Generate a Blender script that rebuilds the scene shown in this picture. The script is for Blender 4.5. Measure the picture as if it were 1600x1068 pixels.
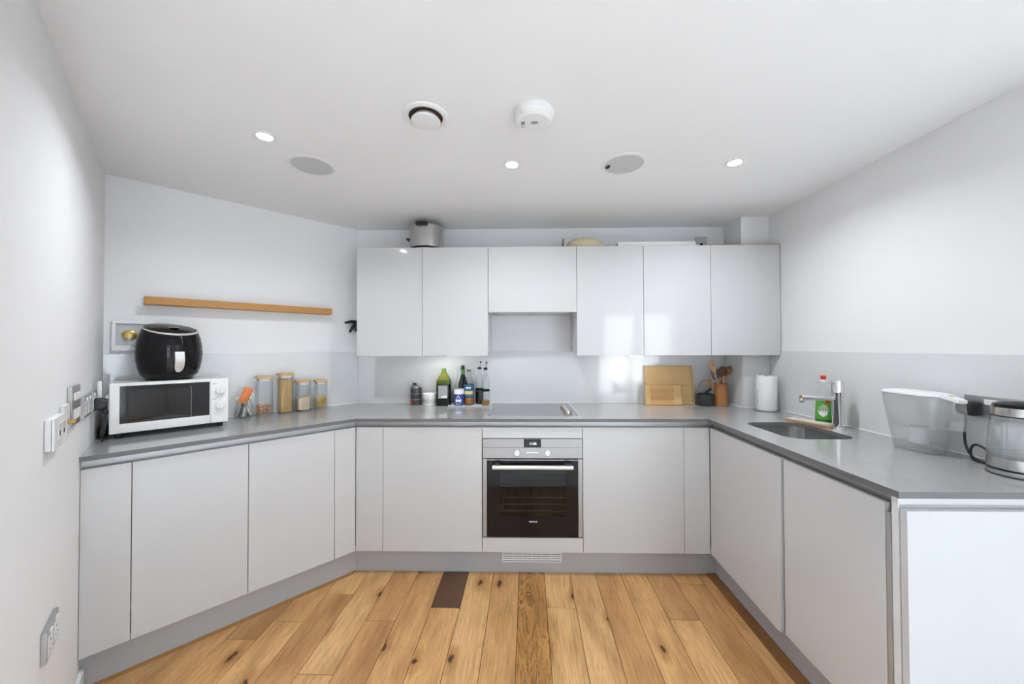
import bpy, bmesh, math, random
from mathutils import Vector, Matrix
from mathutils.geometry import tessellate_polygon
random.seed(7)
PI = math.pi
scene = bpy.context.scene
C = scene.collection
for o in list(bpy.data.objects):
    bpy.data.objects.remove(o)

# ------------------------------------------------------------------ camera
CAM_H = 1.377
cam = bpy.data.cameras.new('camera')
cam.sensor_width = 36.0
cam.lens = 574.25 / 1600.0 * 36.0
cam.clip_start = 0.02
cam_ob = bpy.data.objects.new('camera', cam)
C.objects.link(cam_ob)
cam_ob.matrix_world = (Matrix.Translation((0, 0, CAM_H)) @ Matrix.Rotation(0.02, 4, 'Z')
                       @ Matrix.Rotation(PI / 2 + 0.013, 4, 'X') @ Matrix.Rotation(-0.003, 4, 'Z'))
scene.camera = cam_ob

# ------------------------------------------------------------------ world, light, exposure
SKY = 4.0            # overcast daylight outside the living-room windows
LIV_W = 7.5         # watts for each added, unseen narrow-beam downlight of the living area
UP_W = 12.0          # watts of the added fill uplighter, out of view
LAMP_W = 2.8         # watts for each ceiling downlight
scene.view_settings.view_transform = 'Standard'
scene.view_settings.look = 'None'
scene.view_settings.gamma = 1.0
scene.view_settings.use_curve_mapping = False
scene.view_settings.exposure = 1.12
world = bpy.data.worlds.new('overcast_sky')
scene.world = world
world.use_nodes = True
bgn = world.node_tree.nodes['Background']
bgn.inputs[0].default_value = (0.82, 0.92, 1.0, 1)
bgn.inputs[1].default_value = SKY
scene.cycles.transparent_max_bounces = 32

CEIL = 2.283
REAR_Y = -3.6
WINDOWS = [(1.95, 2.72), (2.80, 3.57)]          # glazed doors in the wall behind the camera
EAST_X = 4.4
EAST_WIN = []
WZ = (0.06, 2.16)
def portal(name, loc, rot, sx, sy):
    l = bpy.data.lights.new(name, 'AREA')
    l.shape = 'RECTANGLE'; l.size = sx; l.size_y = sy
    l.cycles.is_portal = True
    o = bpy.data.objects.new(name, l); C.objects.link(o)
    o.location = loc; o.rotation_euler = rot
for a, b in WINDOWS:
    portal('window_daylight', ((a + b) / 2, REAR_Y - 0.12, sum(WZ) / 2), (PI / 2, 0, 0), b - a, WZ[1] - WZ[0])
for a, b in EAST_WIN:
    portal('window_daylight', (EAST_X + 0.12, (a + b) / 2, sum(WZ) / 2), (PI / 2, 0, PI / 2), b - a, WZ[1] - WZ[0])

# ------------------------------------------------------------------ plan
W = Vector((-1.245, 2.815))                     # corner of back wall and angled wall
T = Vector((-0.689031, -0.724732))              # along the angled wall, away from that corner
N = Vector((0.724732, -0.689031))               # out of the angled wall, into the room
YB = 2.815                                      # back wall
XR = 1.75                                       # right wall
S0, KL = 1.318, 0.05                            # left wall: s = S0 + KL*n
WT = 0.949                                      # worktop height
def D(s, n):
    return W + T * s + N * n
def Lw(n):
    return D(S0 + KL * n, n)
ROT_D = math.atan2(-T.y, -T.x)                  # facing the angled wall
dL = (N + KL * T).normalized()
ROT_L = math.atan2(-dL.y, -dL.x)                # facing the left wall
ROT_R = -PI / 2                                 # facing the right wall
def v3(p, z=0.0):
    return (p[0], p[1], z)

# ------------------------------------------------------------------ materials
MATS = {}
def nd(nt, t, **kw):
    n = nt.nodes.new(t)
    for k, v in kw.items():
        setattr(n, k, v)
    return n
def mat(name, col, rough=0.5, metal=0.0, coat=0.0, trans=0.0, emit=0.0, var=0.03, scale=40.0, bump=0.0, stretch=None, ior=1.45, spec=0.5):
    m = bpy.data.materials.new(name); m.use_nodes = True
    nt = m.node_tree; b = nt.nodes['Principled BSDF']
    b.inputs['Base Color'].default_value = (*col, 1)
    b.inputs['Roughness'].default_value = rough
    b.inputs['Metallic'].default_value = metal
    b.inputs['Coat Weight'].default_value = coat
    b.inputs['Coat Roughness'].default_value = 0.04
    b.inputs['Transmission Weight'].default_value = trans
    b.inputs['IOR'].default_value = ior
    b.inputs['Specular IOR Level'].default_value = spec
    tc = nd(nt, 'ShaderNodeTexCoord'); mp = nd(nt, 'ShaderNodeMapping')
    nt.links.new(tc.outputs['Object'], mp.inputs[0])
    if stretch:
        mp.inputs['Scale'].default_value = stretch
    nz = nd(nt, 'ShaderNodeTexNoise'); nz.inputs['Scale'].default_value = scale; nz.inputs['Detail'].default_value = 3
    nt.links.new(mp.outputs[0], nz.inputs['Vector'])
    if var:
        mx = nd(nt, 'ShaderNodeMix', data_type='RGBA')
        mx.inputs['A'].default_value = (*[c * (1 - var) for c in col], 1)
        mx.inputs['B'].default_value = (*[min(1, c * (1 + var)) for c in col], 1)
        nt.links.new(nz.outputs['Fac'], mx.inputs['Factor'])
        nt.links.new(mx.outputs['Result'], b.inputs['Base Color'])
    if bump:
        bp = nd(nt, 'ShaderNodeBump'); bp.inputs['Strength'].default_value = bump; bp.inputs['Distance'].default_value = 0.002
        nt.links.new(nz.outputs['Fac'], bp.inputs['Height']); nt.links.new(bp.outputs[0], b.inputs['Normal'])
    if emit:
        b.inputs['Emission Color'].default_value = (*col, 1); b.inputs['Emission Strength'].default_value = emit
    MATS[name] = m
    return m
def thin_glass(name, tint=(1, 1, 1), refl=1.0, rough=0.02, ior=1.45, milky=0.0):
    m = bpy.data.materials.new(name); m.use_nodes = True
    nt = m.node_tree; nt.nodes.remove(nt.nodes['Principled BSDF'])
    out = nt.nodes['Material Output']
    tr = nd(nt, 'ShaderNodeBsdfTransparent'); tr.inputs[0].default_value = (*tint, 1)
    gl = nd(nt, 'ShaderNodeBsdfGlossy'); gl.inputs['Roughness'].default_value = rough
    fr = nd(nt, 'ShaderNodeFresnel'); geo = nd(nt, 'ShaderNodeNewGeometry'); io = nd(nt, 'ShaderNodeMapRange')
    io.inputs['To Min'].default_value = ior; io.inputs['To Max'].default_value = 1 / ior     # same reflection from both faces of a thin wall
    nt.links.new(geo.outputs['Backfacing'], io.inputs['Value']); nt.links.new(io.outputs[0], fr.inputs['IOR'])
    ml = nd(nt, 'ShaderNodeMath', operation='MULTIPLY'); ml.inputs[1].default_value = refl
    mx = nd(nt, 'ShaderNodeMixShader')
    nt.links.new(fr.outputs[0], ml.inputs[0]); nt.links.new(ml.outputs[0], mx.inputs[0])
    nt.links.new(tr.outputs[0], mx.inputs[1]); nt.links.new(gl.outputs[0], mx.inputs[2])
    last = mx.outputs[0]
    if milky:
        df = nd(nt, 'ShaderNodeBsdfDiffuse'); df.inputs[0].default_value = (0.9, 0.9, 0.9, 1)
        tl = nd(nt, 'ShaderNodeBsdfTranslucent'); tl.inputs[0].default_value = (0.9, 0.9, 0.9, 1)
        a1 = nd(nt, 'ShaderNodeMixShader'); nt.links.new(df.outputs[0], a1.inputs[1]); nt.links.new(tl.outputs[0], a1.inputs[2])
        a2 = nd(nt, 'ShaderNodeMixShader'); a2.inputs[0].default_value = milky
        nt.links.new(last, a2.inputs[1]); nt.links.new(a1.outputs[0], a2.inputs[2]); last = a2.outputs[0]
    nt.links.new(last, out.inputs[0])
    MATS[name] = m
    return m

mat('wall_paint', (0.84, 0.84, 0.85), 0.75, var=0.012, scale=6, bump=0.02)
mat('ceiling_paint', (0.90, 0.90, 0.905), 0.85, var=0.01, scale=5)
mat('lacquer', (0.60, 0.603, 0.61), 0.075, var=0.006, scale=4)
mat('carcass', (0.72, 0.72, 0.72), 0.45)
mat('splash', (0.72, 0.73, 0.74), 0.07, var=0.006, scale=3, coat=0.3)
mat('sealant', (0.92, 0.92, 0.92), 0.4)
mat('plinth_metal', (0.47, 0.49, 0.52), 0.40, metal=0.15, var=0.05, scale=30, stretch=(1, 1, 14))
mat('rail_metal', (0.50, 0.50, 0.51), 0.40, metal=0.6, var=0.03, scale=30)
mat('steel', (0.52, 0.52, 0.52), 0.24, metal=1.0, var=0.05, scale=30, stretch=(1, 1, 20))
mat('chrome', (0.80, 0.80, 0.81), 0.06, metal=1.0, var=0.01)
mat('brushed_plate', (0.50, 0.50, 0.51), 0.32, metal=0.9, var=0.05, scale=60, stretch=(1, 20, 1))
mat('white_plastic', (0.84, 0.84, 0.84), 0.3, var=0.01)
mat('white_enamel', (0.80, 0.795, 0.78), 0.25, var=0.01, coat=0.3)
mat('black_gloss', (0.008, 0.008, 0.009), 0.10, var=0.1, spec=0.28)
mat('black_plastic', (0.016, 0.016, 0.017), 0.35, var=0.2)
mat('dark_void', (0.015, 0.013, 0.011), 0.8, var=0.2)
mat('oven_cavity', (0.22, 0.22, 0.23), 0.45, var=0.2)
mat('gloss_black_glass', (0.012, 0.012, 0.013), 0.05, var=0.05, spec=0.3)
mat('oven_steel', (0.40, 0.40, 0.405), 0.36, metal=0.6, var=0.05, scale=30, stretch=(1, 1, 20))
mat('hob_glass', (0.16, 0.16, 0.165), 0.09, var=0.05, coat=0.5)
mat('silver_plastic', (0.72, 0.72, 0.72), 0.28, metal=0.5, var=0.02)
mat('brass', (0.62, 0.42, 0.14), 0.3, metal=0.8, var=0.08)
mat('shelf_oak', (0.48, 0.235, 0.065), 0.45, var=0.18, scale=30, stretch=(1, 8, 8))
mat('bamboo', (0.62, 0.40, 0.17), 0.45, var=0.14, scale=18, stretch=(1.2, 8, 10))
mat('bamboo_dark', (0.46, 0.23, 0.08), 0.45, var=0.25, scale=18, stretch=(1.2, 8, 10))
mat('bamboo_mid', (0.58, 0.33, 0.12), 0.45, var=0.22, scale=18, stretch=(1.2, 8, 10))
mat('bamboo_mid2', (0.52, 0.28, 0.10), 0.45, var=0.22, scale=18, stretch=(1.2, 8, 10))
mat('acacia', (0.36, 0.15, 0.05), 0.45, var=0.35, scale=14, stretch=(6, 6, 1))
mat('dark_wood', (0.11, 0.045, 0.02), 0.4, var=0.3, scale=25, stretch=(6, 6, 1))
mat('mid_wood', (0.27, 0.11, 0.045), 0.4, var=0.3, scale=25, stretch=(6, 6, 1))
mat('light_wood', (0.60, 0.36, 0.18), 0.5, var=0.2, scale=25, stretch=(6, 6, 1))
mat('grey_nylon', (0.22, 0.22, 0.23), 0.4)
mat('cast_iron', (0.03, 0.034, 0.037), 0.5, var=0.3, scale=90, bump=0.3)
mat('copper_leather', (0.36, 0.20, 0.16), 0.45)
mat('paper', (0.84, 0.84, 0.84), 0.9, var=0.02, scale=120, bump=0.3)
mat('cream', (0.66, 0.58, 0.38), 0.35, var=0.05)
mat('orange_foil', (0.80, 0.24, 0.06), 0.35, var=0.25, scale=60)
mat('silver_foil', (0.42, 0.41, 0.39), 0.35, metal=0.6, var=0.35, scale=60)
mat('brown_foil', (0.16, 0.13, 0.10), 0.35, metal=0.3, var=0.35, scale=60)
mat('beige_cloth', (0.66, 0.62, 0.55), 0.85, var=0.08, scale=200, bump=0.2)
mat('bounce_pale', (0.82, 0.82, 0.82), 0.95, var=0.05, scale=300, bump=0.5)
mat('outlet_grey', (0.56, 0.58, 0.60), 0.4)
mat('spaghetti', (0.72, 0.44, 0.13), 0.45, var=0.15, scale=80)
mat('oats', (0.70, 0.56, 0.38), 0.8, var=0.22, scale=160)
mat('pasta', (0.72, 0.47, 0.12), 0.55, var=0.2, scale=90)
mat('apricot', (0.52, 0.20, 0.035), 0.45, var=0.3, scale=80)
mat('olive_oil', (0.06, 0.10, 0.008), 0.08, var=0.2, scale=14)
mat('olive_dark', (0.008, 0.011, 0.004), 0.06, var=0.2)
mat('oil_yellow', (0.17, 0.18, 0.025), 0.1, var=0.25, scale=16)
mat('cap_green', (0.10, 0.27, 0.05), 0.35)
mat('bottle_green_dark', (0.02, 0.05, 0.01), 0.1)
mat('grey_label', (0.36, 0.36, 0.36), 0.5, var=0.06)
mat('white_label', (0.85, 0.85, 0.85), 0.5)
mat('blue_label', (0.03, 0.06, 0.30), 0.4, var=0.1)
mat('teal_label', (0.05, 0.14, 0.26), 0.4, var=0.2)
mat('yellow_label', (0.66, 0.60, 0.22), 0.45)
mat('amber', (0.30, 0.13, 0.02), 0.1, var=0.2)
mat('vinegar', (0.02, 0.014, 0.01), 0.08)
mat('soap_green', (0.03, 0.15, 0.015), 0.12)
mat('label_green', (0.10, 0.36, 0.05), 0.4)
mat('cap_red', (0.62, 0.035, 0.015), 0.35)
mat('tin_dark', (0.09, 0.09, 0.10), 0.3, metal=0.4, var=0.6, scale=45)
mat('tin_red', (0.42, 0.07, 0.05), 0.35, var=0.3)
mat('ink', (0.015, 0.015, 0.016), 0.6, spec=0.15)
mat('faint_ink', (0.25, 0.25, 0.25), 0.5)
mat('speaker_grey', (0.60, 0.60, 0.61), 0.7, var=0.08, scale=600)
mat('brown_hole', (0.05, 0.03, 0.015), 0.8)
mat('chipboard', (0.38, 0.25, 0.12), 0.7, var=0.2)
mat('display_text', (0.8, 0.9, 1.0), 0.5, emit=0.8)
mat('lamp_glow', (1.0, 0.98, 0.95), 0.5, emit=30.0, var=0)
mat('led_glow', (1.0, 0.97, 0.92), 0.5, emit=10.0, var=0)
mat('white_frost', (0.86, 0.86, 0.87), 0.35, var=0.01)
thin_glass('clear_glass', (0.97, 0.98, 0.98), 1.0)
thin_glass('jug_plastic', (0.985, 0.988, 0.99), 1.2, rough=0.10, milky=0.17)
thin_glass('bottle_glass', (0.94, 0.955, 0.955), 1.1)
thin_glass('window_pane', (0.97, 0.98, 0.98), 0.8)
thin_glass('oven_glass', (0.50, 0.50, 0.51), 1.0)
thin_glass('microwave_glass', (0.30, 0.30, 0.31), 1.3)

def worktop_material():
    m = mat('quartz', (0.27, 0.27, 0.275), 0.12, var=0.0, coat=0.2)
    nt = m.node_tree; b = nt.nodes['Principled BSDF']
    tc = nd(nt, 'ShaderNodeTexCoord')
    vo = nd(nt, 'ShaderNodeTexNoise'); vo.inputs['Scale'].default_value = 420; vo.inputs['Detail'].default_value = 2
    nz = nd(nt, 'ShaderNodeTexNoise'); nz.inputs['Scale'].default_value = 9; nz.inputs['Detail'].default_value = 4
    nt.links.new(tc.outputs['Object'], vo.inputs['Vector']); nt.links.new(tc.outputs['Object'], nz.inputs['Vector'])
    r = nd(nt, 'ShaderNodeValToRGB')
    r.color_ramp.elements[0].position = 0.34; r.color_ramp.elements[0].color = (0.325, 0.325, 0.33, 1)
    r.color_ramp.elements[1].position = 0.68; r.color_ramp.elements[1].color = (0.43, 0.43, 0.435, 1)
    nt.links.new(vo.outputs['Fac'], r.inputs[0])
    mx = nd(nt, 'ShaderNodeMix', data_type='RGBA', blend_type='MULTIPLY'); mx.inputs['Factor'].default_value = 1
    r2 = nd(nt, 'ShaderNodeValToRGB')
    r2.color_ramp.elements[0].color = (0.92, 0.92, 0.92, 1); r2.color_ramp.elements[1].color = (1.06, 1.06, 1.06, 1)
    nt.links.new(nz.outputs['Fac'], r2.inputs[0])
    nt.links.new(r.outputs[0], mx.inputs['A']); nt.links.new(r2.outputs[0], mx.inputs['B'])
    nt.links.new(mx.outputs['Result'], b.inputs['Base Color'])
worktop_material()
mat('quartz_edge', (0.15, 0.15, 0.153), 0.35, var=0.12, scale=300)

def oak_material(name, tones, knots=True, strong=0.0):
    m = bpy.data.materials.new(name); m.use_nodes = True
    nt = m.node_tree; b = nt.nodes['Principled BSDF']; L = nt.links.new
    tc = nd(nt, 'ShaderNodeTexCoord'); oi = nd(nt, 'ShaderNodeObjectInfo')
    off = nd(nt, 'ShaderNodeVectorMath', operation='SCALE'); off.inputs[0].default_value = (17.0, 31.0, 0.0)
    L(oi.outputs['Random'], off.inputs['Scale'])
    add = nd(nt, 'ShaderNodeVectorMath', operation='ADD'); L(tc.outputs['Object'], add.inputs[0]); L(off.outputs[0], add.inputs[1])
    def noise(sc, scale, det, dist=0.0, rough=0.55):
        mp = nd(nt, 'ShaderNodeMapping'); mp.inputs['Scale'].default_value = sc; L(add.outputs[0], mp.inputs[0])
        n = nd(nt, 'ShaderNodeTexNoise'); n.inputs['Scale'].default_value = scale; n.inputs['Detail'].default_value = det
        n.inputs['Distortion'].default_value = dist; n.inputs['Roughness'].default_value = rough
        L(mp.outputs[0], n.inputs['Vector']); return n
    # plank tone
    tone = nd(nt, 'ShaderNodeValToRGB'); tone.color_ramp.interpolation = 'LINEAR'
    els = tone.color_ramp.elements
    for i, c in enumerate(tones):
        p = i / (len(tones) - 1)
        e = els[i] if i < 2 else els.new(p)
        e.position = p; e.color = (*c, 1)
    L(oi.outputs['Random'], tone.inputs[0])
    # cathedral figure
    fig = noise((9, 0.9, 1), 1.6, 5, 1.4)
    figs = nd(nt, 'ShaderNodeMath', operation='MULTIPLY'); figs.inputs[1].default_value = 11.0 + 1 * strong; L(fig.outputs['Fac'], figs.inputs[0])
    fr = nd(nt, 'ShaderNodeMath', operation='FRACT'); L(figs.outputs[0], fr.inputs[0])
    figr = nd(nt, 'ShaderNodeValToRGB')
    d = 0.80 - 0.45 * strong
    figr.color_ramp.elements[0].position = 0.0; figr.color_ramp.elements[0].color = (d, d * 0.95, d * 0.90, 1)
    figr.color_ramp.elements[1].position = 0.45; figr.color_ramp.elements[1].color = (1.04, 1.04, 1.03, 1)
    e = figr.color_ramp.elements.new(1.0); e.color = (0.95, 0.94, 0.92, 1)
    L(fr.outputs[0], figr.inputs[0])
    m1 = nd(nt, 'ShaderNodeMix', data_type='RGBA', blend_type='MULTIPLY'); m1.inputs['Factor'].default_value = 0.75 + 0.25 * strong
    L(tone.outputs[0], m1.inputs['A']); L(figr.outputs[0], m1.inputs['B'])
    # fine pores
    por = noise((150, 5, 1), 1.0, 4)
    porr = nd(nt, 'ShaderNodeValToRGB'); porr.color_ramp.elements[0].position = 0.32; porr.color_ramp.elements[0].color = (0.70, 0.65, 0.58, 1)
    porr.color_ramp.elements[1].position = 0.56; porr.color_ramp.elements[1].color = (1.03, 1.03, 1.03, 1)
    L(por.outputs['Fac'], porr.inputs[0])
    m2 = nd(nt, 'ShaderNodeMix', data_type='RGBA', blend_type='MULTIPLY'); m2.inputs['Factor'].default_value = 0.8
    L(m1.outputs['Result'], m2.inputs['A']); L(porr.outputs[0], m2.inputs['B'])
    # broad stains
    st = noise((5, 1.4, 1), 1.5, 3)
    str_ = nd(nt, 'ShaderNodeValToRGB'); str_.color_ramp.elements[0].position = 0.3; str_.color_ramp.elements[0].color = (0.70, 0.63, 0.54, 1)
    str_.color_ramp.elements[1].position = 0.6; str_.color_ramp.elements[1].color = (1.08, 1.08, 1.08, 1)
    L(st.outputs['Fac'], str_.inputs[0])
    m3 = nd(nt, 'ShaderNodeMix', data_type='RGBA', blend_type='MULTIPLY'); m3.inputs['Factor'].default_value = 0.9
    L(m2.outputs['Result'], m3.inputs['A']); L(str_.outputs[0], m3.inputs['B'])
    last = m3.outputs['Result']
    if knots:
        mp = nd(nt, 'ShaderNodeMapping'); mp.inputs['Scale'].default_value = (4.2, 1.7, 1); L(add.outputs[0], mp.inputs[0])
        wob = noise((40, 22, 1), 1.0, 4)
        wv = nd(nt, 'ShaderNodeVectorMath', operation='SCALE'); wv.inputs['Scale'].default_value = 0.14; L(wob.outputs['Color'], wv.inputs[0])
        wa = nd(nt, 'ShaderNodeVectorMath', operation='ADD'); L(mp.outputs[0], wa.inputs[0]); L(wv.outputs[0], wa.inputs[1])
        vo = nd(nt, 'ShaderNodeTexVoronoi', voronoi_dimensions='2D'); vo.inputs['Scale'].default_value = 1.0; L(wa.outputs[0], vo.inputs['Vector'])
        kr = nd(nt, 'ShaderNodeValToRGB'); kr.color_ramp.elements[0].position = 0.03; kr.color_ramp.elements[0].color = (0.12, 0.07, 0.04, 1)
        kr.color_ramp.elements[1].position = 0.17; kr.color_ramp.elements[1].color = (1, 1, 1, 1)
        e = kr.color_ramp.elements.new(0.05); e.color = (0.66, 0.56, 0.46, 1)
        L(vo.outputs['Distance'], kr.inputs[0])
        m4 = nd(nt, 'ShaderNodeMix', data_type='RGBA', blend_type='MULTIPLY'); m4.inputs['Factor'].default_value = 1
        L(last, m4.inputs['A']); L(kr.outputs[0], m4.inputs['B']); last = m4.outputs['Result']
    L(last, b.inputs['Base Color'])
    b.inputs['Roughness'].default_value = 0.42
    bp = nd(nt, 'ShaderNodeBump'); bp.inputs['Strength'].default_value = 0.15; bp.inputs['Distance'].default_value = 0.001
    L(por.outputs['Fac'], bp.inputs['Height']); L(bp.outputs[0], b.inputs['Normal'])
    MATS[name] = m
oak_material('oak', [(0.58, 0.32, 0.125), (0.71, 0.43, 0.185), (0.49, 0.26, 0.105), (0.76, 0.49, 0.225), (0.54, 0.29, 0.12), (0.66, 0.385, 0.155), (0.47, 0.245, 0.10), (0.70, 0.43, 0.19)])
oak_material('oak_dark', [(0.125, 0.062, 0.034), (0.13, 0.065, 0.034)], knots=False)
oak_material('oak_tiger', [(0.50, 0.26, 0.085), (0.50, 0.26, 0.085)], knots=False, strong=1.0)
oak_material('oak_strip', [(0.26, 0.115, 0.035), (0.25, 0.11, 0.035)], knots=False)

# ------------------------------------------------------------------ mesh helpers
class MB:
    def __init__(self):
        self.bm = bmesh.new()
        self.flat = self.bm.faces.layers.int.new('flat')
    def box(self, x0, x1, y0, y1, z0, z1, bev=0.0, seg=2):
        mtx = Matrix.Translation(((x0 + x1) / 2, (y0 + y1) / 2, (z0 + z1) / 2)) @ Matrix.Diagonal((abs(x1 - x0), abs(y1 - y0), abs(z1 - z0), 1))
        r = bmesh.ops.create_cube(self.bm, size=1.0, matrix=mtx)
        if bev > 0:
            es = list({e for v in r['verts'] for e in v.link_edges})
            old = set(self.bm.faces) - {f for v in r['verts'] for f in v.link_faces}
            bmesh.ops.bevel(self.bm, geom=es, offset=bev, segments=seg, profile=0.5, affect='EDGES', clamp_overlap=True)
            for f in set(self.bm.faces) - old:
                f.normal_update()
                f[self.flat] = int(max(abs(q) for q in f.normal) > 0.9999)      # only the rounded edges shade smooth
        return self
    def hexa(self, pts):
        """8 corner points: bottom ring of 4 then top ring of 4"""
        v = [self.bm.verts.new(p) for p in pts]
        for f in ((3, 2, 1, 0), (4, 5, 6, 7), (0, 1, 5, 4), (1, 2, 6, 5), (2, 3, 7, 6), (3, 0, 4, 7)):
            self.bm.faces.new([v[i] for i in f])
        return self
    def prism(self, poly, z0, z1, axis='z'):
        def P(a, b, c):
            return {'z': (a, b, c), 'x': (c, a, b), 'y': (a, c, b)}[axis]
        n = len(poly)
        lo = [self.bm.verts.new(P(a, b, z0)) for a, b in poly]
        hi = [self.bm.verts.new(P(a, b, z1)) for a, b in poly]
        fs = [self.bm.faces.new(lo[::-1]), self.bm.faces.new(hi)]
        for i in range(n):
            j = (i + 1) % n
            fs.append(self.bm.faces.new((lo[i], lo[j], hi[j], hi[i])))
        bmesh.ops.recalc_face_normals(self.bm, faces=fs)
        return self
    def loft(self, rings, closed=True, cap0=True, cap1=True):
        vs = [[self.bm.verts.new(p) for p in r] for r in rings]
        fs = []
        m = len(rings[0])
        for a, b in zip(vs[:-1], vs[1:]):
            for i in range(m if closed else m - 1):
                j = (i + 1) % m
                fs.append(self.bm.faces.new((a[i], a[j], b[j], b[i])))
        if cap0 and closed: fs.append(self.bm.faces.new(vs[0][::-1]))
        if cap1 and closed: fs.append(self.bm.faces.new(vs[-1]))
        return self
    def lathe(self, prof, seg=28, c=(0, 0, 0), axis='z', sx=1.0, sy=1.0, cap=True, a0=0.0, a1=2 * PI):
        full = abs(a1 - a0 - 2 * PI) < 1e-6
        k = seg if full else seg + 1
        rings = []
        for r, z in prof:
            r = max(r, 0.0002)
            ring = []
            for i in range(k):
                a = a0 + (a1 - a0) * i / seg
                x, y = r * math.cos(a) * sx, r * math.sin(a) * sy
                if axis == 'z': p = (c[0] + x, c[1] + y, c[2] + z)
                elif axis == 'y': p = (c[0] + x, c[1] - z, c[2] + y)     # profile runs towards -y
                else: p = (c[0] + z, c[1] + x, c[2] + y)
                ring.append(p)
            rings.append(ring)
        return self.loft(rings, closed=full, cap0=cap, cap1=cap)
    def rrect(self, levels, seg=5, c=(0, 0), cap0=True, cap1=True):
        """levels: (z, hx, hy, r, [ox, oy])"""
        rings = []
        for lv in levels:
            z, hx, hy, r = lv[:4]
            ox, oy = (lv[4], lv[5]) if len(lv) > 4 else (0, 0)
            r = min(r, hx - 1e-4, hy - 1e-4)
            ring = []
            for q, (sx, sy) in enumerate(((1, 1), (-1, 1), (-1, -1), (1, -1))):
                for i in range(seg + 1):
                    a = q * PI / 2 + i / seg * PI / 2
                    ring.append((c[0] + ox + sx * (hx - r) + r * math.cos(a), c[1] + oy + sy * (hy - r) + r * math.sin(a), z))
            rings.append(ring)
        return self.loft(rings, True, cap0, cap1)
    def tube(self, pts, r, seg=8, flat=1.0):
        pts = [Vector(p) for p in pts]
        n = len(pts); rs = r if isinstance(r, (list, tuple)) else [r] * n
        rings = []; up = None
        for i, p in enumerate(pts):
            t = (pts[min(i + 1, n - 1)] - pts[max(i - 1, 0)]).normalized()
            if up is None:
                up = Vector((0, 0, 1)) if abs(t.z) < 0.9 else Vector((0, 1, 0))
            s = t.cross(up).normalized(); up = s.cross(t).normalized()
            rings.append([p + s * math.cos(2 * PI * k / seg) * rs[i] + up * math.sin(2 * PI * k / seg) * rs[i] * flat for k in range(seg)])
        return self.loft(rings)
    def build(self, name, m, parent=None, smooth=35, kind=None, label=None, loc=None, rot=None):
        bm = self.bm
        bmesh.ops.recalc_face_normals(bm, faces=bm.faces[:])
        flat = [bool(f[self.flat]) for f in bm.faces]
        me = bpy.data.meshes.new(name)
        bm.to_mesh(me); bm.free()
        if smooth:
            me.set_sharp_from_angle(angle=math.radians(smooth))
            me.polygons.foreach_set('use_smooth', [not q for q in flat])
        me.materials.append(MATS[m])
        o = bpy.data.objects.new(name, me); C.objects.link(o)
        if parent: o.parent = parent
        if kind: o['kind'] = kind
        if label: o['label'] = label
        if loc: o.location = loc
        if rot: o.rotation_euler = rot
        return o
def catmull(pts, k=6):
    pts = [Vector(p) for p in pts]; out = []
    P = [pts[0]] + pts + [pts[-1]]
    for i in range(1, len(P) - 2):
        for j in range(k):
            t = j / k
            a, b, c, d = P[i - 1], P[i], P[i + 1], P[i + 2]
            out.append(0.5 * ((2 * b) + (-a + c) * t + (2 * a - 5 * b + 4 * c - d) * t * t + (-a + 3 * b - 3 * c + d) * t ** 3))
    out.append(pts[-1]); return out
def thing(name, label, cat, loc=(0, 0, 0), rotz=0.0, group=None):
    o = bpy.data.objects.new(name, None); C.objects.link(o)
    o.empty_display_size = 0.05
    o.location = loc; o.rotation_euler = (0, 0, rotz)
    o['label'] = label; o['category'] = cat
    if group: o['group'] = group
    return o
def tag(o, label, cat, group=None, kind=None):
    o['label'] = label; o['category'] = cat
    if group: o['group'] = group
    if kind: o['kind'] = kind
    return o
def struct(o, label, cat):
    o['label'] = label; o['category'] = cat; o['kind'] = 'structure'
    return o
def text(name, s, size, m, parent, loc, rot=(PI / 2, 0, 0), depth=0.0004):
    cu = bpy.data.curves.new(name, 'FONT'); cu.body = s; cu.size = size; cu.extrude = depth
    cu.align_x = 'CENTER'; cu.align_y = 'CENTER'; cu.resolution_u = 3
    tmp = bpy.data.objects.new(name, cu); C.objects.link(tmp)
    bpy.context.view_layer.update()
    me = bpy.data.meshes.new_from_object(tmp)
    bpy.data.objects.remove(tmp)
    me.materials.clear(); me.materials.append(MATS[m])
    o = bpy.data.objects.new(name, me); C.objects.link(o)
    o.parent = parent; o.location = loc; o.rotation_euler = rot
    return o

# ================================================================== the room
TH = 0.10
E_end = Lw(1.80)                                   # free end of the left wall, beside the camera
CORNER = Lw(0.0)
XW = E_end.x                                       # line of the wall that runs on behind the camera
def wall(name, poly, label, z0=0.0, z1=CEIL):
    return struct(MB().prism([tuple(p) for p in poly], z0, z1).build(name, 'wall_paint', smooth=0), label, 'wall')
wall('wall_back', [W, (XR, YB), (XR, YB + TH), (W.x - 0.04, YB + TH)], 'white painted back wall above and behind the cabinets')
wall('wall_diagonal', [CORNER, W, (W.x - 0.04, YB + TH), (CORNER.x - 0.10, CORNER.y + 0.02)], 'white painted angled wall behind microwave and storage jars')
out_l = Vector((T.x, T.y))
wall('wall_left', [E_end, CORNER, (CORNER.x - 0.10, CORNER.y + 0.02), (E_end.x - 0.13, E_end.y - 0.06)], 'white painted wall carrying the sockets and switches')
wall('wall_right', [(XR, 0.95), (XR + TH, 0.95), (XR + TH, YB + TH), (XR, YB + TH)], 'white painted wall behind sink and kettle')
wall('wall_living', [(XR + TH, 0.95), (EAST_X, 0.95), (EAST_X, 1.05), (XR + TH, 1.05)], 'white painted wall of the living area beyond the peninsula')
wall('wall_west', [(XW, REAR_Y), (E_end.x, E_end.y), (E_end.x - 0.13, E_end.y - 0.06), (XW - TH, REAR_Y)], 'white painted wall running back past the left wall')
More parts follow.
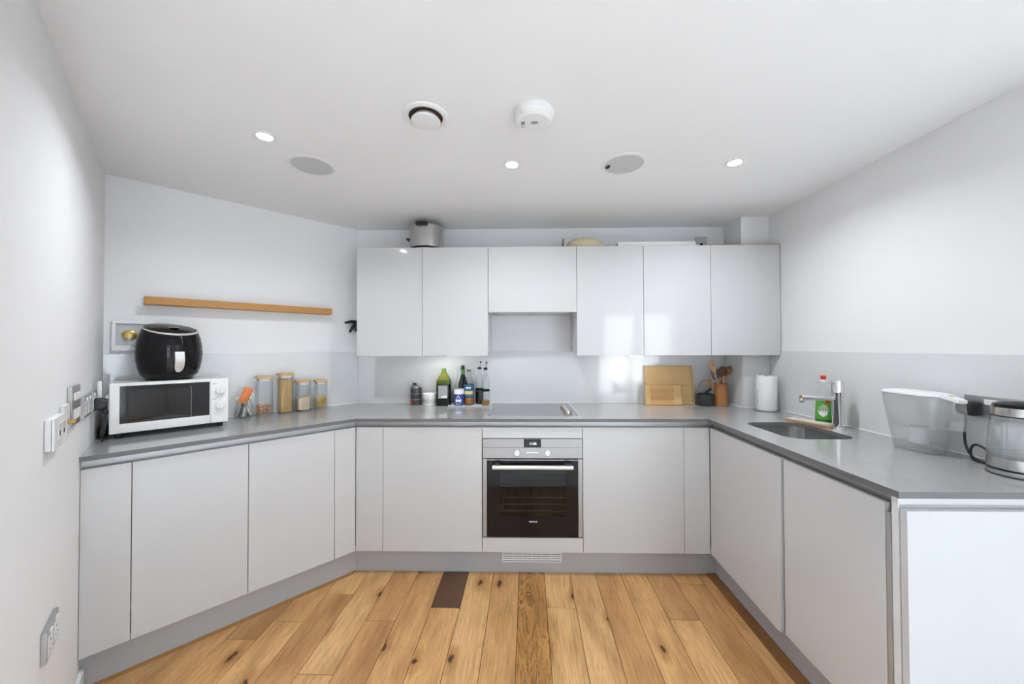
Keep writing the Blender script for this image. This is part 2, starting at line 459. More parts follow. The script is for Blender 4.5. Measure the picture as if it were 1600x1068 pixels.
def windowed(name, along, fixed, a0, a1, wins, outward, label):
    m = MB()
    xs = [a0] + [v for w in wins for v in w] + [a1]
    def bx(u0, u1, z0, z1):
        f0, f1 = sorted((fixed, fixed + outward * TH))
        if along == 'x': m.box(u0, u1, f0, f1, z0, z1)
        else: m.box(f0, f1, u0, u1, z0, z1)
    for i in range(0, len(xs) - 1, 2):
        bx(xs[i], xs[i + 1], 0, CEIL)
    for u0, u1 in wins:
        bx(u0, u1, 0, WZ[0]); bx(u0, u1, WZ[1], CEIL)
    struct(m.build(name, 'wall_paint', smooth=0), label, 'wall')
windowed('wall_rear', 'x', REAR_Y, XW - TH, EAST_X + TH, WINDOWS, -1, 'white painted living area wall with two glazed doors')
windowed('wall_east', 'y', EAST_X, REAR_Y, 1.05, EAST_WIN, 1, 'white painted side wall of the living area')
wn = 0
for along, fixed, sgn, wins in (('x', REAR_Y, -1, WINDOWS), ('y', EAST_X, 1, EAST_WIN)):
    for u0, u1 in wins:
        wn += 1
        lab = ['tall glazed door nearer the west wall', 'tall glazed door nearer the east corner'][wn - 1]
        root = bpy.data.objects.new('window_%d' % wn, None); C.objects.link(root); struct(root, lab, 'window')
        c = fixed + sgn * 0.05
        f, g = MB(), MB()
        def bx(mm, a, b, z0, z1, t):
            if along == 'x': mm.box(a, b, c - t, c + t, z0, z1)
            else: mm.box(c - t, c + t, a, b, z0, z1)
        bx(f, u0, u0 + 0.05, WZ[0], WZ[1], 0.03); bx(f, u1 - 0.05, u1, WZ[0], WZ[1], 0.03)
        bx(f, u0 + 0.05, u1 - 0.05, WZ[0], WZ[0] + 0.06, 0.03); bx(f, u0 + 0.05, u1 - 0.05, WZ[1] - 0.05, WZ[1], 0.03)
        bx(g, u0 + 0.05, u1 - 0.05, WZ[0] + 0.06, WZ[1] - 0.05, 0.004)
        f.build('window_frame', 'white_plastic', root, smooth=0); g.build('pane', 'window_pane', root, smooth=0)
struct(MB().box(-2.6, EAST_X + TH, REAR_Y - TH, YB + TH, CEIL, CEIL + 0.1).build('ceiling', 'ceiling_paint', smooth=0), 'smooth white ceiling with recessed lights and speakers', 'ceiling')
# boxed pillar in the back right corner
COLX, COLY = 1.557, 2.60
struct(MB().box(COLX, XR, COLY, YB, 0.0, CEIL).build('trim_1', 'wall_paint', smooth=0), 'white boxed-in pillar in the corner behind the wall cabinets', 'pillar')

# floor: sub-floor slab, boards as parts
floor = struct(MB().box(-2.6, EAST_X + TH, REAR_Y - TH, YB + TH, -0.12, -0.02).build('floor', 'dark_void', smooth=0), 'oak plank floor with knots and one very dark short board', 'floor')
BW = 0.1533; LEAN = 0.0213
known = {-6: [2.052, 1.40], -7: [1.845, 0.7], -5: [1.55], -4: [1.856], -3: [0.95], -2: [1.953], -1: [1.2], 0: [], 1: [], 2: [1.962], 3: [], 4: [1.05], 5: [], 6: [1.885], 7: [2.168]}
special = {(-2, 0): 'oak_dark', (1, 0): 'oak_tiger'}
# row k spans x = -0.006+BW*(k-1) .. +BW*k at y = 2.28 ; the tiger board is the row right of x=-0.006
for k in range(-12, 30):
    xa = -0.006 + BW * (k - 1); xb = xa + BW
    back = 2.30 if xb < 1.33 else (2.30 if k < 10 else 0.94)
    front = REAR_Y
    cuts = list(known.get(k, [2.3 - random.uniform(0.2, 1.2)]))
    y = cuts[-1] if cuts else 2.3
    while True:
        y -= random.uniform(1.1, 1.9)
        if y < front + 0.3: break
        cuts.append(y)
    ys = [back] + [c for c in cuts if c < back - 0.05] + [front]
    if xb < XW - 0.15:
        ys = [v for v in ys if v > 0.35] + [0.35]
    for i in range(len(ys) - 1):
        y1, y0 = ys[i], ys[i + 1]
        if y1 - y0 < 0.05: continue
        ln = y1 - y0; ym = (y0 + y1) / 2
        g = 0.0010
        m = MB().box(-BW / 2 + g, BW / 2 - g, -ln / 2 + g, ln / 2 - g, -0.019, -0.0003 * random.random(), bev=0.0014, seg=1)
        mt = special.get((k, i), 'oak')
        m.build('floor_board', mt, floor, smooth=0, loc=((xa + xb) / 2 + LEAN * (ym - 2.28), ym, 0), rot=(0, 0, -LEAN))

# ================================================================== kitchen runs
FB, FD, FR = 0.604, 0.600, 0.622                # door-front distance from back, angled and right walls
YEND = 1.105
def chain(e, yend=YEND):
    """points of a line e metres behind the door fronts: left wall, inner corner, inner corner, peninsula end"""
    n = FD - e
    s = (FB - e - 0.689031 * n) / 0.724732
    return [Lw(n), D(s, n), Vector((XR - FR + e, YB - FB + e)), Vector((XR - FR + e, yend))]
def strip(run, e0, e1, z0, z1, m=None, yend=YEND):
    a, b = chain(e0, yend), chain(e1, yend)
    m = m or MB()
    return m.prism([tuple(a[run]), tuple(a[run + 1]), tuple(b[run + 1]), tuple(b[run])], z0, z1)
RUNS = ['angled run under the microwave', 'back run under the hob', 'sink run under the tap']
# plinths
for r in range(3):
    p = strip(r, 0.055, 0.068, 0.0, 0.149, yend=1.14).build('plinth', 'plinth_metal', smooth=0)
    tag(p, 'brushed grey plinth below the ' + RUNS[r].replace('under', 'beneath'), 'plinth')
# finger-pull rails under the worktop
for r in range(3):
    m = strip(r, 0.034, 0.038, 0.868, 0.928, yend=1.137)
    strip(r, 0.021, 0.034, 0.868, 0.872, m, yend=1.137)
    strip(r, 0.000, 0.034, 0.924, 0.928, m, yend=1.137)
    tag(m.build('finger_rail', 'rail_metal', smooth=0), 'aluminium finger-pull channel above the doors of the ' + RUNS[r], 'rail')
# worktop with sink cut-out
SX0, SX1, SY0, SY1, SRAD = 1.25, 1.565, 1.718, 2.10, 0.075
def rr_loop(x0, x1, y0, y1, r, seg=7):
    out = []
    for q, (cx, cy) in enumerate(((x1 - r, y1 - r), (x0 + r, y1 - r), (x0 + r, y0 + r), (x1 - r, y0 + r))):
        for i in range(seg + 1):
            a = q * PI / 2 + i / seg * PI / 2
            out.append((cx + r * math.cos(a), cy + r * math.sin(a)))
    return out
fr = chain(-0.018)
outer = [tuple(p) for p in fr] + [(XR - 0.001, YEND), (XR - 0.001, COLY - 0.001), (COLX - 0.001, COLY - 0.001), (COLX - 0.001, YB - 0.001), (W.x + 0.0005, YB - 0.0015), tuple(Lw(0.001))]
hole = rr_loop(SX0, SX1, SY0, SY1, SRAD)
m = MB(); bm = m.bm
polys = [[Vector((x, y, 0)) for x, y in outer], [Vector((x, y, 0)) for x, y in hole]]
flat = outer + hole
top = [bm.verts.new((x, y, WT)) for x, y in flat]; bot = [bm.verts.new((x, y, WT - 0.020)) for x, y in flat]
for t in tessellate_polygon(polys):
    bm.faces.new([top[i] for i in t]); bm.faces.new([bot[i] for i in t][::-1])
for a, cnt in ((0, len(outer)), (len(outer), len(hole))):
    for i in range(cnt):
        p, q = a + i, a + (i + 1) % cnt
        bm.faces.new((top[p], top[q], bot[q], bot[p]))
wo = m.build('worktop', 'quartz', smooth=0)
wo.data.materials.append(MATS['quartz_edge'])
for p_ in wo.data.polygons:
    if abs(p_.normal.z) < 0.5: p_.material_index = 1
tag(wo, 'speckled grey quartz worktop running round all three sides', 'worktop')

# base cabinets -----------------------------------------------------------
DZ0, DZ1 = 0.150, 0.893
def cabinet(name, label, origin, rot, x0, x1, depth, doors=True, group=None, body=True, tilt=None, open_top=False):
    """x0..x1 in the local frame of the wall (x to the right, -y out into the room)"""
    xc = (x0 + x1) / 2; w = x1 - x0
    loc = Vector(origin) + Matrix.Rotation(rot, 2) @ Vector((xc, 0))
    t = thing(name, label, 'cabinet', (loc.x, loc.y, 0.0), rot, group)
    h = w / 2; g = 0.0012
    f = -depth + 0.021
    if body:
        b = MB(); zt = 0.866; bk = -0.035
        b.box(-h + g, -h + g + 0.018, f, bk, DZ0 + 0.001, zt); b.box(h - g - 0.018, h - g, f, bk, DZ0 + 0.001, zt)
        b.box(-h + g + 0.018, h - g - 0.018, f, bk, DZ0 + 0.001, DZ0 + 0.019)
        b.box(-h + g + 0.018, h - g - 0.018, bk - 0.010, bk, DZ0 + 0.019, zt)
        if not open_top: b.box(-h + g + 0.018, h - g - 0.018, f, bk - 0.010, zt - 0.018, zt)
        for lx in (-h + 0.06, h - 0.06):
            for ly in (f + 0.10, bk - 0.06):
                b.box(lx - 0.015, lx + 0.015, ly - 0.015, ly + 0.015, 0.0, DZ0 + 0.001)
        b.build('body', 'carcass', t, smooth=0)
    if doors:
        d = MB()
        if tilt is None:
            d.box(-h + g, h - g, -depth, -depth + 0.019, DZ0, DZ1, bev=0.0012, seg=2)
        else:
            tb, tt = tilt; y = -depth
            d.hexa([(-h + g, y, DZ0), (h - g, y - tb, DZ0), (h - g, y - tb + 0.019, DZ0), (-h + g, y + 0.019, DZ0),
                    (-h + g, y, DZ1), (h - g, y - tt, DZ1), (h - g, y - tt + 0.019, DZ1), (-h + g, y + 0.019, DZ1)])
        d.build('door', 'lacquer', t)
    return t
# angled run, origin at the corner W; local x = -s
sl = S0 + KL * FD - 0.001
cabinet('filler_panel', 'narrow gloss white panel where angled run meets the socket wall', W, ROT_D, -sl - 0.0008, -1.204, FD, body=False)
cabinet('base_cabinet', 'gloss white base cabinet below the microwave', W, ROT_D, -1.204, -0.797, FD)
cabinet('base_cabinet', 'gloss white base cabinet below the glass storage jars', W, ROT_D, -0.797, -0.384, FD)
s_in = (FB - 0.689031 * FD) / 0.724732
cabinet('filler_panel', 'slim gloss white corner strip ending the angled run', W, ROT_D, -0.384, -s_in + 0.0, FD, body=False)
# back run, origin on the back wall at x = 0
OB = (0.0, YB)
xin = chain(0)[1].x
cabinet('filler_panel', 'gloss white corner strip where the back run meets the angled run', OB, 0, xin + 0.001, -0.826, FB, body=False)
cabinet('base_cabinet', 'gloss white base cabinet below the bottles on the tray', OB, 0, -0.826, -0.226, FB)
cabinet('base_cabinet', 'gloss white base cabinet below the chopping boards', OB, 0, 0.376, 0.974, FB)
cabinet('filler_panel', 'gloss white corner strip between back run and sink cabinet', OB, 0, 0.974, XR - FR - 0.001, FB, body=False)
# right run, origin on the right wall at y = 0; local x = -y
OR = (XR, 0.0)
cabinet('base_cabinet', 'gloss white sink cabinet with door standing slightly ajar', OR, ROT_R, -2.209, -1.612, FR, tilt=(0.014, 0.003), open_top=True)
cabinet('base_cabinet', 'gloss white base cabinet at peninsula end below the water jug', OR, ROT_R, -1.604, -1.166, FR)
# peninsula end: post, carcass edge, end panel
t = thing('peninsula_end', 'white end panel with grey edge trims closing the peninsula', 'panel', (XR - FR, 1.14, 0))
MB().box(0.001, 0.012, 0.011, 0.0235, 0.001, 0.866).build('edge_trim', 'rail_metal', t, smooth=0)
MB().box(0.004, 0.616, -0.010, 0.009, 0.0, 0.928).build('side_panel', 'carcass', t, smooth=0)
MB().box(0.010, 0.616, -0.013, -0.0105, 0.885, 0.901).build('grip_rail', 'rail_metal', t, smooth=0)
MB().box(0.006, 0.616, -0.034, -0.0135, 0.001, 0.892, bev=0.001).build('end_panel', 'lacquer', t)

# oven housing and oven ----------------------------------------------------
t = thing('oven_housing', 'white cabinet frame holding the built-in oven, plain panels above and below', 'cabinet', (0.075, YB, 0))
b = MB()
b.box(-0.2995, -0.2815, -FB + 0.022, -0.035, 0.151, 0.866); b.box(0.2815, 0.2995, -FB + 0.022, -0.035, 0.151, 0.866)
b.box(-0.2815, 0.2815, -FB + 0.022, -0.035, 0.151, 0.169); b.box(-0.2815, 0.2815, -0.045, -0.035, 0.169, 0.866)
b.build('body', 'carcass', t, smooth=0)
MB().box(-0.2995, 0.2995, -FB, -FB + 0.019, 0.829, DZ1, bev=0.0012).build('top_panel', 'lacquer', t)
MB().box(-0.2995, 0.2995, -FB, -FB + 0.019, DZ0, 0.2365, bev=0.0012).build('bottom_panel', 'lacquer', t)

ov = thing('oven', 'built-in stainless oven with black glass door and two white dials', 'oven', (0.076, YB - FB, 0.240))
# local: front = -y, z from 0 to 0.587
b = MB()
b.box(-0.268, -0.262, 0.022, 0.50, 0.02, 0.44); b.box(0.262, 0.268, 0.022, 0.50, 0.02, 0.44)
b.box(-0.262, 0.262, 0.022, 0.50, 0.02, 0.03); b.box(-0.262, 0.262, 0.022, 0.50, 0.43, 0.44); b.box(-0.262, 0.262, 0.49, 0.50, 0.03, 0.43)
b.build('cavity', 'oven_cavity', ov, smooth=0)
for z in (0.135, 0.175, 0.215):
    rk = MB()
    for k in range(9):
        x = -0.24 + 0.06 * k
        rk.tube([(x, 0.05, z), (x, 0.44, z)], 0.0016, 5)
    rk.tube([(-0.25, 0.05, z), (0.25, 0.05, z)], 0.0028, 6); rk.tube([(-0.25, 0.44, z), (0.25, 0.44, z)], 0.0028, 6)
    rk.build('rack', 'steel', ov)
cp = MB().box(-0.298, 0.298, -0.004, 0.018, 0.470, 0.586, bev=0.0015).build('control_panel', 'oven_steel', ov)
MB().box(-0.296, 0.296, -0.0046, -0.004, 0.5345, 0.5358).build('seam', 'ink', cp, smooth=0)
MB().box(-0.051, 0.051, -0.0058, -0.004, 0.537, 0.585).build('display', 'gloss_black_glass', cp, smooth=0)
text('clock_digits', '11:56', 0.020, 'display_text', cp, (0.003, -0.0060, 0.558))
MB().box(-0.036, 0.036, -0.0062, -0.004, 0.502, 0.508).build('button_strip', 'white_plastic', cp, smooth=0)
for x in (-0.092, 0.091):
    kb = MB().lathe([(0.0165, 0), (0.0165, 0.012), (0.015, 0.016), (0.0, 0.016)], 24, c=(x, -0.004, 0.504), axis='y').build('dial', 'white_plastic', cp)
    mk = MB()
    for k in range(8):
        a = k * PI / 4 + PI / 8
        mk.box(x + 0.024 * math.cos(a) - 0.0012, x + 0.024 * math.cos(a) + 0.0012, -0.0045, -0.004, 0.504 + 0.024 * math.sin(a) - 0.0012, 0.504 + 0.024 * math.sin(a) + 0.0012)
    mk.build('dial_marks', 'ink', cp, smooth=0)
for x in (-0.090, 0.090):
    mk = MB(); mk.box(x - 0.004, x + 0.004, -0.0045, -0.004, 0.549, 0.550); mk.box(x - 0.003, x + 0.003, -0.0045, -0.004, 0.553, 0.5538)
    mk.build('printed_symbol', 'faint_ink', cp, smooth=0)
dr = MB()
dx0, dx1, dz0, dz1 = -0.2725, 0.2705, 0.004, 0.466
wx0, wx1, wz0, wz1 = -0.198, 0.200, 0.128, 0.395
dr.box(dx0, wx0, -0.004, 0.016, dz0, dz1); dr.box(wx1, dx1, -0.004, 0.016, dz0, dz1)
dr.box(wx0, wx1, -0.004, 0.016, dz0, wz0); dr.box(wx0, wx1, -0.004, 0.016, wz1, dz1)
drn = dr.build('door', 'gloss_black_glass', ov, smooth=0)
MB().box(wx0, wx1, -0.0035, 0.0, wz0, wz1).build('window_glass', 'oven_glass', drn, smooth=0)
for x0, x1 in ((-0.297, -0.274), (0.272, 0.297)):
    MB().box(x0, x1, -0.006, 0.016, dz0, dz1, bev=0.001).build('side_trim', 'oven_steel', drn)
MB().box(dx0, dx1, -0.0055, -0.0041, 0.4595, 0.4625).build('top_edge', 'steel', drn, smooth=0)
h = MB().tube([(-0.237, -0.045, 0.428), (0.237, -0.045, 0.428)], 0.0125, 14)
h.build('handle', 'silver_plastic', drn)
MB().box(-0.226, -0.19, -0.045, -0.004, 0.424, 0.450, bev=0.003).build('handle_mount', 'black_plastic', drn)
MB().box(0.19, 0.226, -0.045, -0.004, 0.424, 0.450, bev=0.003).build('handle_mount', 'black_plastic', drn)
text('logo', 'SIEMENS', 0.0135, 'white_plastic', drn, (0.003, -0.0045, 0.094))

# ventilation grille in the plinth
g = thing('plinth_grille', 'slotted white ventilation grille set in the plinth under the oven', 'grille', (0.072, YB - FB + 0.055, 0.0))
b = MB(); b.box(-0.181, 0.181, -0.004, -0.0005, 0.0625, 0.0685); b.box(-0.181, 0.181, -0.004, -0.0005, 0.1385, 0.1425)
b.box(-0.181, -0.175, -0.004, -0.0005, 0.0685, 0.1385); b.box(0.175, 0.181, -0.004, -0.0005, 0.0685, 0.1385)
b.build('frame', 'white_plastic', g, smooth=0)
MB().box(-0.175, 0.175, -0.0012, -0.0004, 0.0685, 0.1385).build('backing', 'dark_void', g, smooth=0)
for z in (0.073, 0.0865, 0.100, 0.1135, 0.127):
    MB().hexa([(-0.175, -0.0038, z), (0.175, -0.0038, z), (0.175, -0.0013, z + 0.003), (-0.175, -0.0013, z + 0.003),
               (-0.175, -0.0038, z + 0.006), (0.175, -0.0038, z + 0.006), (0.175, -0.0013, z + 0.009), (-0.175, -0.0013, z + 0.009)]).build('slat', 'white_plastic', g, smooth=0)
for x in (-0.117, -0.0585, 0.0, 0.0585, 0.117):
    MB().box(x - 0.0015, x + 0.0015, -0.0042, -0.0012, 0.0685, 0.1385).build('divider', 'white_plastic', g, smooth=0)

# wall cabinets ------------------------------------------------------------
YU = 2.489; UZ0, UZ1 = 1.316, 2.056; UB = 1.342
ux = [-1.112, -0.661, -0.211, 0.389, 0.838, 1.287, XR - 0.004]
ulab = ['gloss white wall cabinet beside the oak ledge, steel pot on top', 'gloss white wall cabinet above the olive oil and bottles',
        'short gloss white wall cabinet above the hob', 'gloss white wall cabinet under the cream dish, beside the hood recess',
        'gloss white wall cabinet above the chopping boards', 'wide gloss white corner wall cabinet meeting the boxed pillar']
for i in range(6):
    x0, x1 = ux[i], ux[i + 1]
    t = thing('wall_cabinet', ulab[i], 'cabinet', ((x0 + x1) / 2, YB, UB if i != 2 else 1.62))
    z0 = t.location.z; h = (x1 - x0) / 2; g = 0.0013
    db = (UZ0 if i != 2 else 1.611) - z0
    b = MB()
    xr = h - g if i < 5 else (COLX - 0.008) - (x0 + x1) / 2
    b.box(-h + g, xr, YU + 0.020 - YB, -0.0005 if i != 2 else -0.0005, 0.0, 2.048 - z0)
    if i == 5: b.box(xr, h - g - 0.003, YU + 0.020 - YB, COLY - YB - 0.003, 0.0, 2.048 - z0)
    b.build('body', 'carcass', t, smooth=0)
    MB().box(-h + g, h - g, YU - YB, YU - YB + 0.019, db, UZ1 - z0, bev=0.0012).build('door', 'lacquer', t)
    if i == 5:
        MB().box(-h + g, h - g, YU - YB + 0.001, YU - YB + 0.018, UZ1 - z0 + 0.0002, UZ1 - z0 + 0.004).build('top_edge', 'chipboard', t, smooth=0)
# extractor slotted into the short cabinet
t = thing('extractor_hood', 'slim grey extractor plate under the short wall cabinet', 'extractor hood', (0.089, 2.665, 1.62))
MB().box(-0.27, 0.27, -0.13, 0.13, -0.008, -0.0005, bev=0.002).build('plate', 'rail_metal', t)
for x in (-0.13, 0.13):
    f = MB().box(x - 0.11, x + 0.11, -0.10, 0.10, -0.010, -0.0082).build('filter', 'steel', t, smooth=0)
# wedge lights under the wall cabinets
for x, lab in ((-0.563, 'small wedge light under the wall cabinet above the olive oil'), (0.803, 'small wedge light under the wall cabinet above the chopping boards')):
    t = thing('wedge_light', lab, 'light', (x, 2.60, UB))
    MB().prism([(-0.045, -0.001), (0.045, -0.001), (0.045, -0.012), (-0.045, -0.036)], -0.045, 0.045, axis='x').build('housing', 'silver_plastic', t, smooth=0)
    lens = MB().hexa([(-0.036, -0.0362, -0.0355), (0.036, -0.0362, -0.0355), (0.036, 0.036, -0.0164), (-0.036, 0.036, -0.0164),
               (-0.036, -0.0365, -0.0345), (0.036, -0.0365, -0.0345), (0.036, 0.036, -0.0155), (-0.036, 0.036, -0.0155)])
    lens.build('lens', 'led_glow', t, smooth=0)
    l = bpy.data.lights.new('wedge_lamp', 'AREA'); l.shape = 'RECTANGLE'; l.size = 0.07; l.size_y = 0.06; l.energy = 0.09; l.color = (1, 0.97, 0.93)
    lo = bpy.data.objects.new('wedge_lamp', l); C.objects.link(lo); lo.parent = t
    lo.location = (0, 0.003, -0.032); lo.rotation_euler = (math.radians(15), 0, 0)

# splashbacks ----------------------------------------------------------------
SZ1 = 1.343
def splash(label, poly, seal):
    o = tag(MB().prism(poly, WT + 0.0005, SZ1).build('splashback', 'splash', smooth=0), label, 'splashback')
    MB().prism(seal, WT + 0.0003, WT + 0.0055).build('sealant', 'sealant', o, smooth=0)
def para(A, B, n, a, b):
    A, B, n = Vector(A), Vector(B), Vector(n)
    return [tuple(A + n * a), tuple(B + n * a), tuple(B + n * b), tuple(A + n * b)]
A, B = D(S0 + 0.0, 0.0), D(0.004, 0.0)
splash('pale grey glass splashback behind microwave and jars', para(A, B, N, 0.0005, 0.0065), para(A, B, N, 0.0066, 0.0105))
splash('pale grey glass splashback behind hob and bottles', para((W.x + 0.003, YB), (COLX - 0.008, YB), (0, -1), 0.0005, 0.0065), para((W.x + 0.004, YB), (COLX - 0.012, YB), (0, -1), 0.0066, 0.0105))
splash('narrow grey glass splashback on the side of the corner pillar', para((COLX, COLY - 0.006), (COLX, YB - 0.008), (-1, 0), 0.0005, 0.0065), para((COLX, COLY - 0.006), (COLX, YB - 0.011), (-1, 0), 0.0066, 0.0105))
splash('grey glass splashback on the pillar front behind the kitchen roll', para((COLX + 0.0005, COLY), (XR - 0.008, COLY), (0, -1), 0.0005, 0.0065), para((COLX, COLY), (XR - 0.012, COLY), (0, -1), 0.0066, 0.0105))
splash('pale grey glass splashback behind tap, jug and kettle', para((XR, YEND), (XR, COLY - 0.008), (-1, 0), 0.0005, 0.0065), para((XR, YEND + 0.005), (XR, COLY - 0.011), (-1, 0), 0.0066, 0.0105))
# skirting on the left wall in front of the plinth
sk = MB().prism([tuple(Lw(0.56) - T * 0.001), tuple(Lw(1.799) - T * 0.001), tuple(Lw(1.799) - T * 0.013), tuple(Lw(0.56) - T * 0.013)], 0.0, 0.095)
struct(sk.build('baseboard_left', 'white_plastic', smooth=0), 'white skirting board under the socket wall', 'skirting')
# dark brown strip along the right plinth
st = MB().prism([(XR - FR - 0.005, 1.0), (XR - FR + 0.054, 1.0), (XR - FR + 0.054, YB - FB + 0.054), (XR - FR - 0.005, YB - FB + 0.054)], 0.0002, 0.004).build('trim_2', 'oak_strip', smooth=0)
struct(st, 'dark brown strip along the foot of the sink-side plinth', 'trim')
a, b_ = chain(0.030), chain(0.0545)
st = MB().prism([tuple(a[0]), tuple(a[1]), tuple(b_[1]), tuple(b_[0])], 0.0002, 0.003).build('trim_3', 'shelf_oak', smooth=0)
struct(st, 'thin oak strip along the foot of the angled plinth', 'trim')

# sink, tap -------------------------------------------------------------------
cx, cy = (SX0 + SX1) / 2, (SY0 + SY1) / 2; hx, hy = (SX1 - SX0) / 2, (SY1 - SY0) / 2
t = thing('sink', 'undermounted stainless steel sink bowl in the worktop', 'sink', (cx, cy, WT - 0.0205))
m = MB()
lv = [(0.0, hx + 0.014, hy + 0.014, 0.085), (0.0, hx - 0.002, hy - 0.002, 0.073), (-0.02, hx - 0.003, hy - 0.003, 0.073), (-0.13, hx - 0.014, hy - 0.014, 0.07),
      (-0.152, hx - 0.024, hy - 0.024, 0.06), (-0.160, hx - 0.05, hy - 0.05, 0.05), (-0.163, 0.03, 0.03, 0.029)]
lo_ = [(z - 0.0012, a + 0.001, b + 0.001, r) for z, a, b, r in lv]
m.rrect(lo_[::-1] + [(lv[0][0] - 0.0001, lv[0][1] + 0.001, lv[0][2] + 0.001, 0.085)] + lv, seg=7)
m.build('bowl', 'steel', t, smooth=50)
MB().lathe([(0.028, 0), (0.028, 0.003), (0.022, 0.0045), (0.0, 0.002)], 20, c=(0, 0, -0.1625)).build('drain', 'chrome', t)

t = thing('mixer_tap', 'chrome single-lever mixer tap behind the sink', 'tap', (1.650, 1.942, WT + 0.0005))
MB().lathe([(0.0, 0), (0.030, 0), (0.030, 0.004), (0.026, 0.007), (0.026, 0.185), (0.0265, 0.186), (0.0265, 0.190), (0.026, 0.191), (0.026, 0.244), (0.024, 0.248), (0.0, 0.248)], 28).build('body', 'chrome', t)
dirn = Vector((-0.185, 0.014, 0)).normalized()
sp = MB().tube([dirn * 0.018 + Vector((0, 0, 0.155)), dirn * 0.14 + Vector((0, 0, 0.157)), dirn * 0.18 + Vector((0, 0, 0.158))], 0.0135, 14, flat=1.0)
spo = sp.build('spout', 'chrome', t)
e_ = dirn * 0.175
MB().lathe([(0.0105, 0), (0.0125, 0.003), (0.0125, 0.022)], 16, c=(e_.x, e_.y, 0.132)).build('aerator', 'chrome', spo)
lv_ = MB().tube([dirn * 0.01 + Vector((0, 0, 0.235)), dirn * 0.06 + Vector((0, 0, 0.236)), dirn * 0.105 + Vector((0, 0, 0.238))], [0.014, 0.009, 0.007], 10, flat=0.35)
lv_.build('lever', 'chrome', t)

# hob ---------------------------------------------------------------------------
t = thing('hob', 'flat glass hob with thin steel frame in the worktop', 'hob', (0.084, 2.505, WT + 0.0005))
hw, hd = 0.288, 0.266
b = MB(); b.box(-hw, hw, -hd, -hd + 0.009, 0, 0.005); b.box(-hw, hw, hd - 0.009, hd, 0, 0.005); b.box(-hw, -hw + 0.009, -hd + 0.009, hd - 0.009, 0, 0.005); b.box(hw - 0.009, hw, -hd + 0.009, hd - 0.009, 0, 0.005)
b.build('frame', 'chrome', t, smooth=0)
MB().box(-hw + 0.009, hw - 0.009, -hd + 0.009, hd - 0.009, 0.0, 0.004).build('glass', 'hob_glass', t, smooth=0)
zr = MB()
for zx, zy, r in ((-0.14, 0.11, 0.075), (-0.14, -0.12, 0.095), (0.07, 0.12, 0.095), (0.07, -0.11, 0.075)):
    zr.lathe([(r - 0.0012, 0.0040), (r, 0.00425), (r + 0.0012, 0.0040)], 40, c=(zx, zy, 0), cap=False)
zr.build('zone_rings', 'faint_ink', t)
for k in range(4):
    y = -0.165 + 0.075 * k
    kn = MB().lathe([(0.021, 0), (0.0235, 0.002), (0.022, 0.019), (0.019, 0.024), (0.0, 0.0245)], 24, c=(0.222, y, 0.0042)).build('knob', 'steel', t)
    MB().lathe([(0.0242, 0), (0.0242, 0.0035), (0.0225, 0.0035)], 24, c=(0.222, y, 0.0041), cap=False).build('knob_ring', 'brass', kn)

# ================================================================== ceiling fittings
dl = [(-1.09, 1.545, 'recessed ceiling downlight above the angled run, near the intact speaker', True), (-0.034, 1.817, 'recessed ceiling downlight in line with the hob', True),
      (1.067, 1.827, 'recessed ceiling downlight above the sink side', True)]
fill_l = [(-0.20, -0.75, 'added unseen downlight over the way into the kitchen'), (0.75, -1.0, 'added unseen downlight over the front of the pale carpet'),
          (0.3, -1.9, 'added unseen downlight over the middle of the pale carpet'), (2.5, -2.7, 'added unseen downlight before the glazed doors'), (3.7, -2.2, 'added unseen downlight by the side wall')]  # unseen downlights, added to light the pale carpet and so the ceiling
for x, y, lab, *_ in dl + fill_l:
    t = thing('downlight', lab, 'light', (x, y, CEIL - 0.0005))
    MB().lathe([(0.030, 0), (0.030, -0.002), (0.042, -0.003), (0.046, -0.0015), (0.046, 0.0)], 32, cap=False).build('bezel', 'white_plastic', t)
    if y < 0:                                       # added collar keeps the unseen lamps out of the door reflections
        MB().lathe([(0.047, 0.0), (0.047, -0.022), (0.0455, -0.022), (0.0455, -0.001)], 32, cap=False).build('collar', 'white_plastic', t)
    MB().lathe([(0.0, -0.0006), (0.0298, -0.0006), (0.0298, -0.0012), (0.0, -0.0012)], 24, cap=False).build('lamp', 'lamp_glow', t)
    l = bpy.data.lights.new('lamp_light', 'AREA'); l.shape = 'DISK'; l.size = 0.058; l.energy = LAMP_W if y > 1 else LIV_W; l.color = (0.93, 0.97, 1.0)
    l.spread = math.radians(150 if y > 1 else 100)
    lo = bpy.data.objects.new('lamp_light', l); C.objects.link(lo); lo.parent = t; lo.location = (0, 0, -0.005)
for (x, y), lab, holed in (((-1.032, 1.803), 'round grey ceiling speaker with intact grille', False), ((0.522, 1.826), 'round grey ceiling speaker with a brown hole in its grille', True)):
    t = thing('ceiling_speaker', lab, 'speaker', (x, y, CEIL - 0.0005))
    MB().lathe([(0.094, 0), (0.095, -0.004), (0.110, -0.003), (0.113, 0.0)], 48, cap=False).build('rim', 'white_plastic', t)
    MB().lathe([(0.0, -0.001), (0.0945, -0.001), (0.0945, -0.0026), (0.0, -0.0026)], 48, cap=False).build('grille', 'speaker_grey', t)
    if holed:
        MB().lathe([(0.0, -0.0027), (0.014, -0.0027), (0.014, -0.0034), (0.0, -0.0034)], 16, c=(-0.074, 0.022, 0), sx=0.8, sy=1.5, cap=False).build('torn_patch', 'brown_hole', t)
t = thing('ceiling_vent', 'round white extract valve with dark gap around its disc', 'vent', (-0.364, 1.425, CEIL - 0.0005))
MB().lathe([(0.066, 0.0), (0.066, -0.006), (0.078, -0.010), (0.088, -0.006), (0.090, 0.0)], 48, cap=False).build('flange', 'white_plastic', t)
